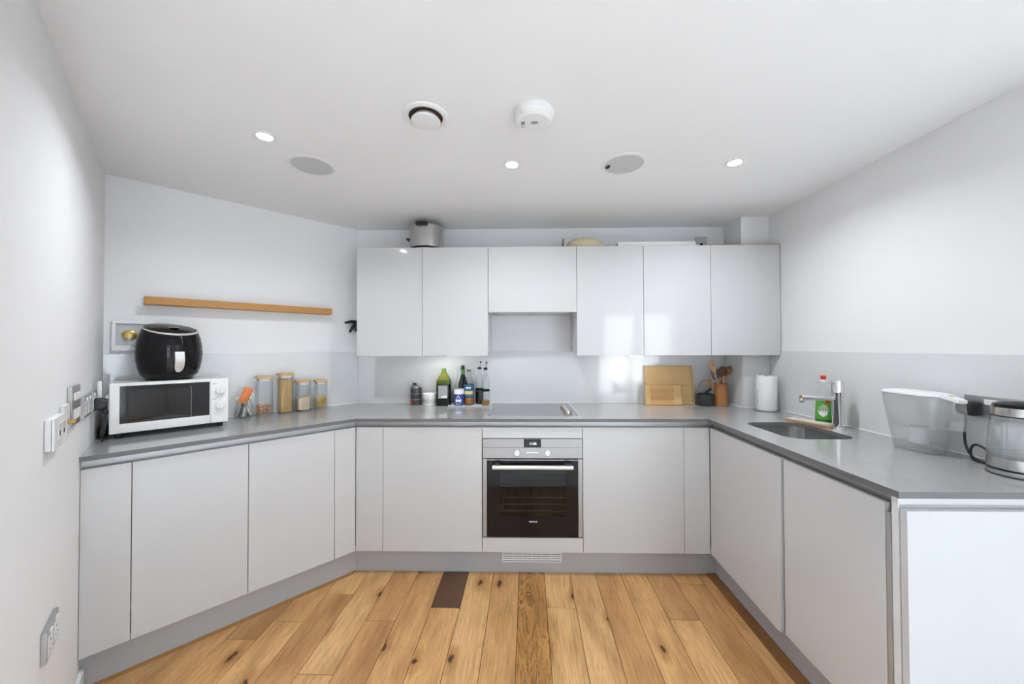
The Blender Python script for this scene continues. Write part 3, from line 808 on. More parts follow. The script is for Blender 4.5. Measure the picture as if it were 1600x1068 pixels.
MB().lathe([(0.0, -0.0005), (0.0655, -0.0005), (0.0655, -0.0015), (0.0, -0.0015)], 40, cap=False).build('throat', 'brown_hole', t)
MB().lathe([(0.0, -0.003), (0.045, -0.004), (0.057, -0.020), (0.055, -0.024), (0.03, -0.0265), (0.0, -0.027)], 40, cap=False).build('disc', 'white_plastic', t)
t = thing('smoke_alarm', 'round white smoke alarm with small slots', 'smoke alarm', (0.060, 1.412, CEIL - 0.0005))
al = MB().lathe([(0.0, 0.0), (0.076, 0.0), (0.078, -0.012), (0.075, -0.024), (0.070, -0.026), (0.069, -0.036), (0.060, -0.043), (0.0, -0.046)], 48, cap=False).build('casing', 'white_plastic', t)
for k, (x, y) in enumerate(((-0.046, 0.018), (-0.038, 0.018), (-0.048, -0.006), (-0.043, -0.008), (-0.038, -0.010), (-0.010, -0.010), (-0.004, -0.010), (0.001, -0.010), (0.006, -0.010), (0.011, -0.010))):
    MB().box(x - 0.001, x + 0.001, y - (0.002 if k < 2 else 0.007), y + (0.002 if k < 2 else 0.007), -0.0478, -0.0445).build('slot', 'ink', al, smooth=0)

# large pale carpet, added behind the camera to bounce light onto the ceiling
t = MB().rrect([(0.0005, 2.42, 2.05, 0.03), (0.010, 2.42, 2.05, 0.03), (0.012, 2.41, 2.04, 0.03)], seg=4).build('bounce_rug', 'bounce_pale', smooth=0, loc=(1.70, -1.25, 0))
tag(t, 'large pale carpet added out of view to bounce light upward', 'bounce_rug')
# unseen uplighter, added to brighten the room by way of the ceiling
t = thing('fill_uplighter', 'slim white uplighter added out of view to brighten the ceiling', 'lamp', (3.9, -0.15, 0.0))
MB().lathe([(0.0, 0), (0.14, 0), (0.14, 0.012), (0.02, 0.022), (0.0, 0.022)], 32, cap=False).build('base', 'white_plastic', t)
MB().lathe([(0.011, 0.022), (0.011, 1.62)], 14).build('pole', 'white_plastic', t)
MB().lathe([(0.012, 1.62), (0.07, 1.64), (0.15, 1.70), (0.153, 1.70), (0.072, 1.634), (0.0, 1.612)], 36, cap=False).build('bowl', 'white_plastic', t)
l = bpy.data.lights.new('fill_uplight', 'AREA'); l.shape = 'DISK'; l.size = 0.22; l.energy = UP_W; l.color = (0.80, 0.91, 1.0)
lo = bpy.data.objects.new('fill_uplight', l); C.objects.link(lo); lo.parent = t; lo.location = (0, 0, 1.699); lo.rotation_euler = (PI, 0, 0)

# ================================================================== angled side: ledge, sockets, microwave, fryer, jars
def dthing(name, label, cat, s, n, z, rz=0.0, group=None):
    p = D(s, n); return thing(name, label, cat, (p.x, p.y, z), ROT_D + rz, group)
t = dthing('picture_ledge', 'long slim oak ledge fixed to the angled wall', 'shelf', 0.695, 0.0, 1.612)
MB().box(-0.476, 0.476, -0.080, -0.066, 0.0, 0.041, bev=0.0012).build('front_board', 'shelf_oak', t)
MB().box(-0.476, 0.476, -0.066, -0.0005, 0.0, 0.014).build('base_board', 'shelf_oak', t, smooth=0)
MB().box(-0.476, 0.476, -0.012, -0.0005, 0.014, 0.041).build('back_board', 'shelf_oak', t, smooth=0)

t = dthing('cable_outlet', 'square white framed wall box with brass disc and cable', 'wall outlet', 1.212, 0.0, 1.4415)
b = MB(); w, h = 0.077, 0.0805
b.box(-w, w, -0.018, -0.0005, h - 0.016, h, bev=0.002); b.box(-w, w, -0.018, -0.0005, -h, -h + 0.030, bev=0.002); b.box(-w, -w + 0.014, -0.018, -0.0005, -h + 0.030, h - 0.016); b.box(w - 0.014, w, -0.018, -0.0005, -h + 0.030, h - 0.016)
b.build('frame', 'white_plastic', t)
MB().box(-w + 0.014, w - 0.014, -0.004, -0.0008, -h + 0.030, h - 0.016).build('back_plate', 'outlet_grey', t, smooth=0)
MB().lathe([(0.0, 0), (0.023, 0.0), (0.023, 0.007), (0.019, 0.010), (0.0, 0.010)], 28, c=(-0.012, -0.0042, 0.004), axis='y', sx=1.3, sy=1.15).build('disc', 'brass', t)
MB().tube(catmull([(-0.014, -0.014, 0.006), (-0.014, -0.024, -0.004), (-0.010, -0.026, -0.03), (0.006, -0.024, -0.055), (0.03, -0.020, -0.075), (0.06, -0.016, -0.082)]), 0.0022, 7).build('cable', 'white_plastic', t)
MB().tube(catmull([(-0.016, -0.022, -0.008), (-0.030, -0.020, -0.03), (-0.042, -0.018, -0.06), (-0.046, -0.012, -0.10)]), 0.0009, 5).build('wire', 'silver_plastic', t)

# black hook fan beside the wall cabinet
t = dthing('utensil_hook', 'black pronged utensil hook on angled wall beside the wall cabinet', 'hook', 0.040, 0.0, 1.52)
MB().lathe([(0.0, 0), (0.016, 0), (0.016, 0.006), (0.0, 0.008)], 16, c=(0.022, -0.0005, 0.030), axis='y').build('mount', 'black_plastic', t)
for tip, rr in (((-0.074, -0.034, 0.040), (0.012, 0.012, 0.009)), ((-0.040, -0.036, -0.030), (0.014, 0.014, 0.010)), ((0.004, -0.036, -0.024), (0.011, 0.010, 0.008))):
    a = Vector((0.022, -0.016, 0.052)); q = Vector(tip)
    MB().tube([a, a.lerp(q, 0.5) + Vector((0, -0.004, 0.004)), a.lerp(q, 0.9), q], [rr[0], rr[1], rr[2], rr[2] * 0.6], 10).build('prong', 'black_plastic', t)

# microwave
mw = dthing('microwave', 'white microwave oven with two dials standing on the worktop', 'microwave', 1.063, 0.32, WT + 0.0005)
# local: front at y = 0, body goes to +y
X0, X1, Z0, Z1, DEP = -0.2205, 0.2205, 0.026, 0.262, 0.300
MB().box(X0 + 0.002, X1 - 0.002, 0.022, DEP, Z0 + 0.004, Z1 - 0.002, bev=0.006).build('case', 'white_enamel', mw)
XS = 0.146
wx0, wx1, wz0, wz1 = X0 + 0.034, XS - 0.004, Z0 + 0.044, Z1 - 0.016
d = MB(); d.box(X0, wx0, 0.0, 0.021, Z0, Z1, bev=0.003); d.box(wx0 - 0.004, XS - 0.0006, 0.0, 0.021, Z0, wz0, bev=0.003); d.box(wx0 - 0.004, XS - 0.0006, 0.0, 0.021, wz1, Z1, bev=0.003)
d.box(XS - 0.0046, XS - 0.0006, 0.001, 0.021, wz0 - 0.003, wz1 + 0.003)
md = d.build('door', 'white_enamel', mw)
iw0, iw1 = wx0 + 0.014, XS - 0.080
f = MB(); f.box(wx0, iw0, 0.003, 0.012, wz0, wz1); f.box(iw1, wx1, 0.003, 0.012, wz0, wz1); f.box(iw0, iw1, 0.003, 0.012, wz0, wz0 + 0.010); f.box(iw0, iw1, 0.003, 0.012, wz1 - 0.022, wz1)
f.build('window_surround', 'gloss_black_glass', md, smooth=0)
MB().box(iw0, iw1, 0.0038, 0.006, wz0 + 0.010, wz1 - 0.022).build('window_glass', 'microwave_glass', md, smooth=0)
MB().box(iw0, iw1, 0.012, 0.0205, wz0 + 0.010, wz1 - 0.022).build('mesh_screen', 'grey_nylon', md, smooth=0)
MB().box(iw1 + 0.001, iw1 + 0.0028, 0.0022, 0.003, wz0 + 0.004, wz1 - 0.018).build('glint_strip', 'grey_nylon', md, smooth=0)
cp = MB().box(XS, X1, 0.0, 0.021, Z0, Z1, bev=0.002).build('control_panel', 'white_enamel', mw)
for z in (0.196, 0.116):
    xk = (XS + X1) / 2 + 0.001
    dd = MB().lathe([(0.0, 0), (0.0195, 0), (0.0185, 0.014), (0.016, 0.017), (0.0, 0.017)], 26, c=(xk, 0, z), axis='y').build('dial', 'white_enamel', cp)
    MB().box(xk - 0.0035, xk + 0.0035, -0.023, -0.0165, z - 0.016, z + 0.016, bev=0.0015).build('grip', 'white_enamel', dd)
    mk = MB()
    for k in range(9):
        a = math.radians(-30 + 240 * k / 8)
        mk.box(xk + 0.0255 * math.cos(a) - 0.0011, xk + 0.0255 * math.cos(a) + 0.0011, -0.0006, 0.0, z + 0.0255 * math.sin(a) - 0.0007, z + 0.0255 * math.sin(a) + 0.0007)
    mk.build('dial_marks', 'ink', cp, smooth=0)
    MB().box(XS + 0.008, XS + 0.024, -0.0006, 0.0, z + 0.036, z + 0.0385).build('printed_word', 'ink', cp, smooth=0)
for x in (X0 + 0.03, X1 - 0.03):
    for y in (0.05, DEP - 0.04):
        MB().lathe([(0.0, 0), (0.013, 0), (0.014, 0.030), (0.0, 0.030)], 14, c=(x, y, 0.0)).build('foot', 'black_plastic', mw)

# air fryer on the microwave
fr_ = dthing('air_fryer', 'rounded glossy black air fryer on top of the microwave', 'air fryer', 1.072, 0.165, WT + 0.0005 + Z1 - 0.0018, math.radians(13))
prof = [(0.0, 0.0), (0.092, 0.0), (0.096, 0.012), (0.104, 0.018), (0.114, 0.030), (0.124, 0.060), (0.131, 0.100), (0.1335, 0.140), (0.132, 0.180), (0.1255, 0.220), (0.114, 0.255), (0.101, 0.285), (0.088, 0.305), (0.055, 0.318), (0.0, 0.322)]
def ztop(y): return 0.272 + (y + 0.0) * 0.30
m = MB(); m.lathe(prof[:2] + [(a + (b_[0] - a) * t_, z + (b_[1] - z) * t_) for (a, z), b_ in zip(prof[1:-1], prof[2:]) for t_ in (0.25, 0.5, 0.75, 1.0)], 56)
for v in m.bm.verts:
    zt = ztop(v.co.y) + 0.006 * max(0, 1 - (v.co.x ** 2 + v.co.y ** 2) / 0.01)
    if v.co.z > zt: v.co.z = zt
m.build('body', 'black_gloss', fr_, smooth=40)
def rad(z):
    for (a, z0), (b_, z1) in zip(prof[1:], prof[2:]):
        if z0 <= z <= z1: return a + (b_ - a) * (z - z0) / (z1 - z0)
    return 0.05
pts = []
for k in range(25):
    a = math.radians(-90 + (k - 12) * 7.4)
    r = 0.115
    for _ in range(12): r = rad(ztop(r * math.sin(a)))
    pts.append((r * 1.004 * math.cos(a), r * 1.004 * math.sin(a), ztop(r * math.sin(a)) - 0.001))
rr = [0.0022 + 0.0035 * math.cos((k - 12) / 12 * PI / 2) for k in range(25)]
MB().tube(pts, rr, 8).build('trim', 'silver_plastic', fr_)
MB().lathe([(p[0] + 0.0012, p[1]) for p in prof[4:8]] + [(0.1346, 0.148)], 40, a0=math.radians(-168), a1=math.radians(-12)).build('basket_drawer', 'black_gloss', fr_)
MB().lathe([(0.1338, 0.1485), (0.1342, 0.1500), (0.1338, 0.1512)], 56, cap=False).build('seam', 'ink', fr_)
# handle: a rounded plate following the belly
rings = []
for k in range(13):
    z = 0.147 - 0.105 * k / 12
    y = -rad(z) - 0.006 - 0.010 * math.sin(PI * k / 12)
    hw_ = 0.019 if k < 9 else 0.019 * math.sqrt(max(0.05, 1 - ((k - 8) / 4.2) ** 2))
    rings.append([(-hw_, y, z), (hw_, y, z), (hw_, y + 0.009, z), (-hw_, y + 0.009, z)])
hd_ = MB().loft(rings).build('handle', 'silver_plastic', fr_)
ky = -0.02; kz = ztop(ky)
MB().lathe([(0.0, 0.0), (0.020, 0.0), (0.019, 0.006), (0.0, 0.009)], 24, c=(0.010, ky, kz + 0.004)).build('dial', 'black_gloss', fr_)
MB().tube([(0.010 + 0.019 * math.cos(a * PI / 12), ky + 0.019 * math.sin(a * PI / 12), kz + 0.010) for a in range(25)], 0.0022, 6).build('dial_ring', 'silver_plastic', fr_)
for a in range(4):
    q = math.radians(45 + 90 * a)
    pass

# storage jars
def jar(s, n, hw_, h, lid, label, rz=0.0):
    t = dthing('storage_jar', label, 'jar', s, n, WT + 0.0005, rz)
    g = MB(); r = hw_ * 0.45; k = 0.0022
    g.rrect([(0.0, hw_ - 0.004, hw_ - 0.004, r), (0.003, hw_, hw_, r), (h - 0.012, hw_, hw_, r), (h, hw_ - 0.003, hw_ - 0.003, r), (h, hw_ - 0.003 - k, hw_ - 0.003 - k, r), (h - 0.012, hw_ - k, hw_ - k, r), (0.007, hw_ - k, hw_ - k, r), (0.006, hw_ - k - 0.004, hw_ - k - 0.004, r)], seg=5)
    g.build('glass', 'clear_glass', t, smooth=40)
    l = MB().rrect([(h + 0.0005, hw_ - 0.001, hw_ - 0.001, r), (h + 0.002, hw_ + 0.002, hw_ + 0.002, r), (h + lid - 0.002, hw_ + 0.002, hw_ + 0.002, r), (h + lid, hw_, hw_, r)], seg=5).build('lid', 'bamboo', t, smooth=40)
    MB().rrect([(h - 0.014, hw_ - 0.009, hw_ - 0.009, r), (h + 0.0003, hw_ - 0.009, hw_ - 0.009, r)], seg=5).build('seal', 'sealant', l, smooth=40)
    return t
J = [(0.632, 0.085, 0.044, 0.232), (0.511, 0.080, 0.044, 0.243), (0.407, 0.080, 0.043, 0.192), (0.297, 0.080, 0.039, 0.186)]
jl = ['tall glass jar with wooden lid, few dried fruits at the bottom', 'tall glass jar with wooden lid packed with spaghetti', 'short glass jar with wooden lid half full of oats', 'short glass jar with wooden lid holding small pasta']
for (s, n, w, h), lab in zip(J, jl):
    jar(s, n, w, h, 0.016, lab)
def blob(m, c, r, sx=1, sy=1, sz=1, rot=None):
    r_ = bmesh.ops.create_icosphere(m.bm, subdivisions=1, radius=1.0)
    M_ = Matrix.Translation(c) @ (rot.to_matrix().to_4x4() if rot else Matrix.Identity(4)) @ Matrix.Diagonal((r * sx, r * sy, r * sz, 1))
    bmesh.ops.transform(m.bm, matrix=M_, verts=r_['verts'])
from mathutils import Euler
rnd = random.Random(3)
def re_(): return Euler((rnd.uniform(0, 6), rnd.uniform(0, 6), rnd.uniform(0, 6)))
def inside(i):
    s, n, w, h = J[i]; p = D(s, n); return (p.x, p.y, WT + 0.0085)
# dried fruit: each countable
for q in range(15):
    lay = q // 5; kx = q % 5
    f_ = 1.0 if lay != 1 else 0.88
    px = [-0.0225, 0.0225, -0.0225, 0.0225, 0.0][kx] * f_; py = [-0.0225, -0.0225, 0.0225, 0.0225, 0.0][kx] * f_
    s, n, w, h = J[0]
    a = Matrix.Rotation(ROT_D, 2) @ Vector((px, py)); p = D(s, n) + a
    m = MB(); blob(m, (0, 0, 0), 0.0150, 1.0, 1.0, 0.66, Euler((rnd.uniform(-.15, .15), rnd.uniform(-.15, .15), rnd.uniform(0, 6))))
    o = m.build('dried_fruit', 'apricot', loc=(p.x, p.y, WT + 0.0185 + lay * 0.0205), smooth=60); tag(o, 'orange dried fruit at the bottom of the sparsely filled tall jar', 'dried fruit', 'dried fruits in the jar')
m = MB()
for k in range(170):
    hw_ = 0.032
    x, y = rnd.uniform(-hw_, hw_), rnd.uniform(-hw_, hw_)
    x2 = max(-hw_, min(hw_, x + rnd.uniform(-0.02, 0.02) + (0.018 if k % 3 == 0 else 0))); y2 = max(-hw_, min(hw_, y + rnd.uniform(-0.008, 0.008)))
    m.tube([(x, y, 0.0), (x2, y2, 0.212 + rnd.uniform(-0.006, 0.006))], 0.0015, 5)
p = inside(1); tag(m.build('spaghetti', 'spaghetti', loc=p, rot=(0, 0, ROT_D)), 'dry spaghetti standing in the tall glass jar', 'spaghetti', kind='stuff')
m = MB(); hw_ = 0.0375
m.rrect([(0.0, hw_ - 0.006, hw_ - 0.006, 0.015), (0.004, hw_, hw_, 0.017), (0.085, hw_, hw_, 0.017)], seg=4)
for v in m.bm.verts:
    if v.co.z > 0.05: v.co.z += v.co.x * 0.32
for k in range(1500):
    f_ = rnd.choice((0, 1, 2)); z = rnd.uniform(0.004, 0.085)
    u = rnd.uniform(-hw_ + 0.012, hw_ - 0.012)
    if f_ == 0: c = (u, -hw_, z + u * 0.32 * (z / 0.085))
    elif f_ == 1: c = ((-hw_ if k % 2 else hw_), u, z + (-hw_ if k % 2 else hw_) * 0.32 * (z / 0.085))
    else: y = rnd.uniform(-hw_ + .008, hw_ - .008); c = (u, y, 0.086 + u * 0.32)
    ax = re_().to_matrix(); r = 0.0021
    a, b_ = ax.col[0] * r, ax.col[1] * r * 0.7
    cc = Vector(c); vs = [m.bm.verts.new(cc + q) for q in (a, b_, -a, -b_)]
    m.bm.faces.new(vs)
p = inside(2); tag(m.build('oats', 'oats', loc=p, rot=(0, 0, ROT_D), smooth=0), 'heap of rolled oats in the short glass jar', 'oats', kind='stuff')
m = MB(); hw_ = 0.0335
for k in range(330):
    x, y, z = rnd.uniform(-hw_ + .004, hw_ - .004), rnd.uniform(-hw_ + .004, hw_ - .004), rnd.uniform(0.006, 0.072)
    e = re_().to_matrix(); a = e.col[0] * 0.0055; c = Vector((x, y, z))
    bend = e.col[1] * 0.003
    m.tube([c - a, c + bend, c + a], 0.0030, 6)
p = inside(3); tag(m.build('pasta', 'pasta', loc=p, rot=(0, 0, ROT_D)), 'small dry pasta in the shortest glass jar', 'pasta', kind='stuff')

# open glass pot stuffed with sachets
t = dthing('sachet_jar', 'open wide-bottomed glass jar stuffed with drink sachets', 'jar', 0.735, 0.095, WT + 0.0005)
gp = [(0.0, 0.0), (0.044, 0.0), (0.050, 0.004), (0.050, 0.020), (0.042, 0.075), (0.036, 0.105), (0.040, 0.112), (0.038, 0.112), (0.034, 0.105), (0.040, 0.075), (0.048, 0.020), (0.046, 0.006), (0.0, 0.005)]
MB().lathe(gp, 28, cap=False).build('glass', 'clear_glass', t, smooth=40)
def sachet(label, mt, a, b, w, th, roll, gname, crimp='silver_foil'):
    """flat packet between local points a and b (frame of the jar)"""
    R = Matrix.Rotation(ROT_D, 3, 'Z'); p0 = D(0.735, 0.095)
    A = R @ Vector(a) + Vector((p0.x, p0.y, WT)); B = R @ Vector(b) + Vector((p0.x, p0.y, WT))
    ax = (B - A); L_ = ax.length; ax.normalize()
    side = ax.cross(Vector((0, 0, 1)) if abs(ax.z) < 0.95 else Vector((1, 0, 0))).normalized(); side = Matrix.Rotation(roll, 3, ax) @ side; nrm = ax.cross(side)
    rings = []
    for f_, ww, tt in ((0, 1, .12), (0.06, 1, .15), (0.16, .96, .8), (0.5, .95, 1.0), (0.84, .96, .8), (0.94, 1, .15), (1, 1, .12)):
        c = A + ax * L_ * f_
        rings.append([c + side * w / 2 * ww * x + nrm * th / 2 * tt * y for x, y in ((1, 0), (.6, 1), (-.6, 1), (-1, 0), (-.6, -1), (.6, -1))])
    o = MB().loft([[Vector(q) - A for q in r_] for r_ in rings]).build('sachet', mt, loc=tuple(A))
    tag(o, label, 'sachet', gname)
sil = [((-0.030, -0.020, 0.010), (0.004, -0.014, 0.085)), ((-0.016, -0.030, 0.010), (0.012, -0.012, 0.090)), ((0.002, -0.033, 0.012), (0.010, -0.010, 0.095)), ((0.020, -0.028, 0.010), (-0.010, -0.005, 0.088)),
       ((0.034, -0.012, 0.012), (0.002, 0.004, 0.095)), ((-0.034, 0.006, 0.012), (-0.008, 0.008, 0.092)), ((0.012, 0.022, 0.010), (-0.002, 0.014, 0.10)), ((-0.012, 0.026, 0.010), (0.010, 0.020, 0.10))]
for k, (a, b) in enumerate(sil):
    sachet('slim %s stick sachet leaning inside the open glass jar' % ('silver' if k % 3 else 'dark brown'), 'silver_foil' if k % 3 else 'brown_foil', a, b, 0.017, 0.008, 0.5 * k, 'silver stick sachets in the jar' if k % 3 else 'brown stick sachets in the jar')
sachet('orange foil packet sticking up out of the open glass jar', 'orange_foil', (-0.010, -0.010, 0.092), (0.024, -0.010, 0.180), 0.050, 0.012, PI / 2, 'packets')
sachet('crumpled beige packet at the rim of the open glass jar', 'beige_cloth', (-0.022, 0.004, 0.098), (-0.040, 0.006, 0.128), 0.026, 0.010, PI / 2, 'packets')

# ================================================================== left wall plates
def lthing(name, label, cat, n, z):
    p = Lw(n); return thing(name, label, cat, (p.x, p.y, z), ROT_L)
def plate(t, w, h, th, m='brushed_plate', bev=0.0015):
    return MB().box(-w / 2, w / 2, -th, -0.0005, -h / 2, h / 2, bev=bev).build('plate', m, t)
t = lthing('surface_socket', 'white surface-mounted data socket beside the small aerial socket', 'socket', 1.073, 1.125)
MB().box(-0.077, 0.077, -0.014, -0.0005, -0.046, 0.046, bev=0.003).build('back_box', 'white_plastic', t)
MB().box(-0.078, 0.078, -0.0195, -0.0145, -0.047, 0.047, bev=0.002).build('plate', 'white_plastic', t)
for x in (-0.02, 0.034):
    q = MB().box(x - 0.021, x + 0.021, -0.0220, -0.0200, -0.030, 0.026).build('module', 'white_enamel', t, smooth=0)
    MB().box(x - 0.006, x + 0.004, -0.0227, -0.0221, -0.010, 0.004).build('port', 'ink', q, smooth=0)
t = lthing('aerial_socket', 'small white aerial socket with brass connector', 'socket', 0.915, 1.145)
plate(t, 0.086, 0.086, 0.010, 'white_plastic')
MB().lathe([(0.0, 0), (0.009, 0), (0.009, 0.006), (0.006, 0.006), (0.006, 0.012), (0.0075, 0.012), (0.0075, 0.018), (0.0, 0.018)], 16, c=(0.01, -0.0102, -0.015), axis='y').build('connector', 'brass', t)
t = lthing('switch_panel', 'tall brushed steel panel of white rocker switches', 'switch', 0.776, 1.171)
plate(t, 0.148, 0.142, 0.012)
for i in range(2):
    x = -0.028 + 0.056 * i
    MB().box(x - 0.024, x + 0.024, -0.017, -0.0122, 0.020, 0.046, bev=0.0015).build('rocker', 'white_plastic', t)
for i in range(4):
    x = -0.045 + 0.030 * i
    MB().box(x - 0.0115, x + 0.0115, -0.017, -0.0122, -0.046, -0.012, bev=0.0015).build('rocker', 'white_plastic', t)
def uk_socket(t, x, m='white_plastic'):
    q = MB().box(x - 0.026, x + 0.026, -0.0135, -0.0122, -0.032, 0.022).build('socket_insert', m, t, smooth=0)
    for dx, dz, w, h in ((0, 0.006, 0.004, 0.008), (-0.011, -0.016, 0.006, 0.004), (0.011, -0.016, 0.006, 0.004)):
        MB().box(x + dx - w / 2, x + dx + w / 2, -0.0140, -0.0136, dz - h / 2, dz + h / 2).build('pin_hole', 'ink', q, smooth=0)
    MB().box(x - 0.006 , x + 0.010, -0.017, -0.0122, 0.025, 0.037, bev=0.001).build('rocker', m, t)
t = lthing('wall_socket', 'brushed steel double socket between switch panel and black plug', 'socket', 0.540, 1.141)
plate(t, 0.148, 0.088, 0.012); uk_socket(t, -0.036); uk_socket(t, 0.036)
t = lthing('wall_socket', 'brushed steel double socket holding the black plug above the worktop', 'socket', 0.345, 1.141)
plate(t, 0.148, 0.088, 0.012); uk_socket(t, -0.036); uk_socket(t, 0.036)
t = lthing('black_plug', 'black plug with black cable dropping behind the microwave', 'plug', 0.381, 1.128)
MB().rrect([(0.0, 0.024, 0.026, 0.01), (0.022, 0.025, 0.027, 0.012), (0.040, 0.018, 0.020, 0.012)], seg=4).build('plug_body', 'black_plastic', t, loc=(0, -0.0142, 0), rot=(PI / 2, 0, 0))
MB().tube(catmull([(0, -0.044, -0.022), (0.0, -0.046, -0.05), (0.004, -0.040, -0.10), (0.006, -0.035, -0.15), (0.02, -0.035, -0.170), (0.06, -0.035, -0.172)]), [0.010] * 6 + [0.007] * 12 + [0.0035] * 13, 9).build('cable', 'black_plastic', t)
MB().box(0.046, 0.060, -0.030, -0.0145, -0.02, 0.10, bev=0.003).build('cable_tag', 'silver_plastic', t)
t = lthing('low_socket', 'brushed steel double socket low on the wall above the skirting', 'socket', 1.083, 0.523)
plate(t, 0.148, 0.088, 0.012); uk_socket(t, -0.036); uk_socket(t, 0.036)
p = D(1.3045, 0.165)
t = thing('cable_coil', 'coiled black cable in the corner beside the microwave', 'cable', (p.x, p.y, WT + 0.0005), ROT_D)
pts = []
for k in range(76):
    a = k / 75 * 5 * 2 * PI
    pts.append((0.0135 * math.cos(a), 0.075 * math.sin(a), 0.0045 + 0.0085 * k / 15))
MB().tube(pts, 0.0040, 7).build('loops', 'black_plastic', t)

# ================================================================== back counter
def bthing(name, label, cat, x, y, z=WT + 0.0005, rz=0.0, group=None):
    return thing(name, label, cat, (x, y, z), rz, group)
t = bthing('canister', 'dark printed tin with silver shoulder and small cap', 'canister', -0.772, 2.735)
MB().lathe([(0.0, 0), (0.040, 0), (0.0415, 0.003), (0.0415, 0.122), (0.040, 0.124), (0.0, 0.124)], 32, cap=False).build('body', 'tin_dark', t)
MB().lathe([(0.0418, 0.006), (0.0420, 0.03), (0.0418, 0.045)], 20, cap=False, a0=math.radians(185), a1=math.radians(250)).build('red_print', 'tin_red', t)
MB().lathe([(0.0418, 0.0405), (0.0420, 0.042), (0.0418, 0.0435)], 32, cap=False).build('band', 'silver_foil', t)
MB().lathe([(0.0418, 0.0805), (0.0420, 0.082), (0.0418, 0.0835)], 32, cap=False).build('band', 'silver_foil', t)
MB().lathe([(0.0415, 0.124), (0.042, 0.132), (0.028, 0.148), (0.0, 0.150)], 32, cap=False).build('shoulder', 'steel', t)
MB().lathe([(0.014, 0.1495), (0.014, 0.160), (0.0, 0.161)], 20, c=(-0.012, 0, 0), cap=False).build('cap', 'black_plastic', t)
t = bthing('patterned_pot', 'small white lidded pot printed with black circles', 'pot', -0.665, 2.715)
MB().lathe([(0.0, 0), (0.046, 0), (0.049, 0.003), (0.049, 0.074), (0.0, 0.074)], 36, cap=False).build('body', 'white_enamel', t)
MB().lathe([(0.0505, 0.0745), (0.0505, 0.084), (0.048, 0.087), (0.0, 0.087)], 36, cap=False).build('lid', 'white_plastic', t)
for k in range(9):
    a0 = math.radians(-90 + (k - 4) * 40)
    for rr_, n_ in ((0.0135, 18), (0.0065, 12)):
        pts = []
        for j in range(n_ + 1):
            q = 2 * PI * j / n_
            a = a0 + rr_ * math.cos(q) / 0.0492; pts.append((0.0492 * math.cos(a), 0.0492 * math.sin(a), 0.033 + rr_ * math.sin(q) * 1.35))
        MB().tube(pts, 0.0013, 4).build('printed_ring', 'ink', t)
t = bthing('olive_oil_bottle', 'large green olive oil bottle with grey label', 'bottle', -0.556, 2.700)
MB().rrect([(0.0, 0.046, 0.036, 0.018), (0.004, 0.052, 0.042, 0.022), (0.156, 0.052, 0.042, 0.022)], seg=5).build('lower_body', 'olive_dark', t, smooth=40)
up = MB().rrect([(0.156, 0.052, 0.042, 0.022), (0.176, 0.0525, 0.0425, 0.024), (0.186, 0.050, 0.041, 0.026)], seg=5).build('oil_band', 'olive_oil', t, smooth=40)
MB().rrect([(0.1862, 0.050, 0.041, 0.026), (0.205, 0.040, 0.035, 0.028), (0.228, 0.026, 0.024, 0.02), (0.246, 0.016, 0.016, 0.0155), (0.250, 0.0155, 0.0155, 0.015)], seg=5).build('shoulder', 'oil_yellow', t, smooth=50)
MB().lathe([(0.0165, 0.2502), (0.0175, 0.253), (0.0175, 0.270), (0.015, 0.272), (0.0, 0.272)], 22, cap=False).build('cap', 'cap_green', t)
lb = MB().box(-0.034, 0.034, -0.0430, -0.0422, 0.055, 0.148).build('label', 'grey_label', t, smooth=0)
MB().box(-0.010, 0.030, -0.0436, -0.0431, 0.060, 0.074).build('label_panel', 'white_label', lb, smooth=0)
# tray
t = bthing('glass_tray', 'thin rectangular glass tray under the bottles by the hob', 'tray', -0.360, 2.705)
m = MB().rrect([(0.0, 0.150, 0.080, 0.01), (0.002, 0.152, 0.082, 0.01), (0.008, 0.154, 0.084, 0.012), (0.008, 0.1515, 0.0815, 0.011), (0.004, 0.1495, 0.0795, 0.01)], seg=3)
m.build('dish', 'white_frost', t)
TZ = WT + 0.0005 + 0.0045
def bottle(name, label, x, y, prof, content=None, group=None):
    t = bthing(name, label, 'bottle', x, y, TZ)
    return t
t = bottle('swing_bottle', 'clear bottle with blue and white label on the tray', -0.440, 2.672, None)
MB().lathe([(0.0, 0), (0.032, 0), (0.0355, 0.004), (0.0355, 0.120), (0.034, 0.135), (0.020, 0.185), (0.0150, 0.215), (0.0145, 0.262), (0.0165, 0.264), (0.0165, 0.275), (0.0, 0.275)], 30, cap=False).build('glass', 'bottle_glass', t)
MB().lathe([(0.0361, 0.006), (0.0363, 0.050), (0.0361, 0.082)], 30, cap=False).build('label', 'blue_label', t)
lb = MB().lathe([(0.0364, 0.083), (0.0364, 0.105), (0.0362, 0.118)], 30, cap=False).build('upper_label', 'white_label', t)
MB().lathe([(0.0366, 0.028), (0.0368, 0.034), (0.0366, 0.046)], 14, cap=False, a0=math.radians(-125), a1=math.radians(-55)).build('print', 'white_label', t)
MB().tube([(0.0372 * math.cos(math.radians(q)), 0.0372 * math.sin(math.radians(q)), z) for q, z in ((-112, 0.050), (-98, 0.066), (-90, 0.077), (-82, 0.064), (-70, 0.050))], 0.0022, 5).build('print', 'white_label', t)
MB().tube([(0.0372 * math.cos(math.radians(q)), 0.0372 * math.sin(math.radians(q)), z) for q, z in ((-118, 0.022), (-105, 0.014), (-90, 0.011), (-75, 0.014), (-62, 0.022))], 0.0018, 5).build('print', 'white_label', t)
t = bottle('dark_bottle', 'dark green bottle with wired stopper behind the clear bottles', -0.424, 2.752, None)
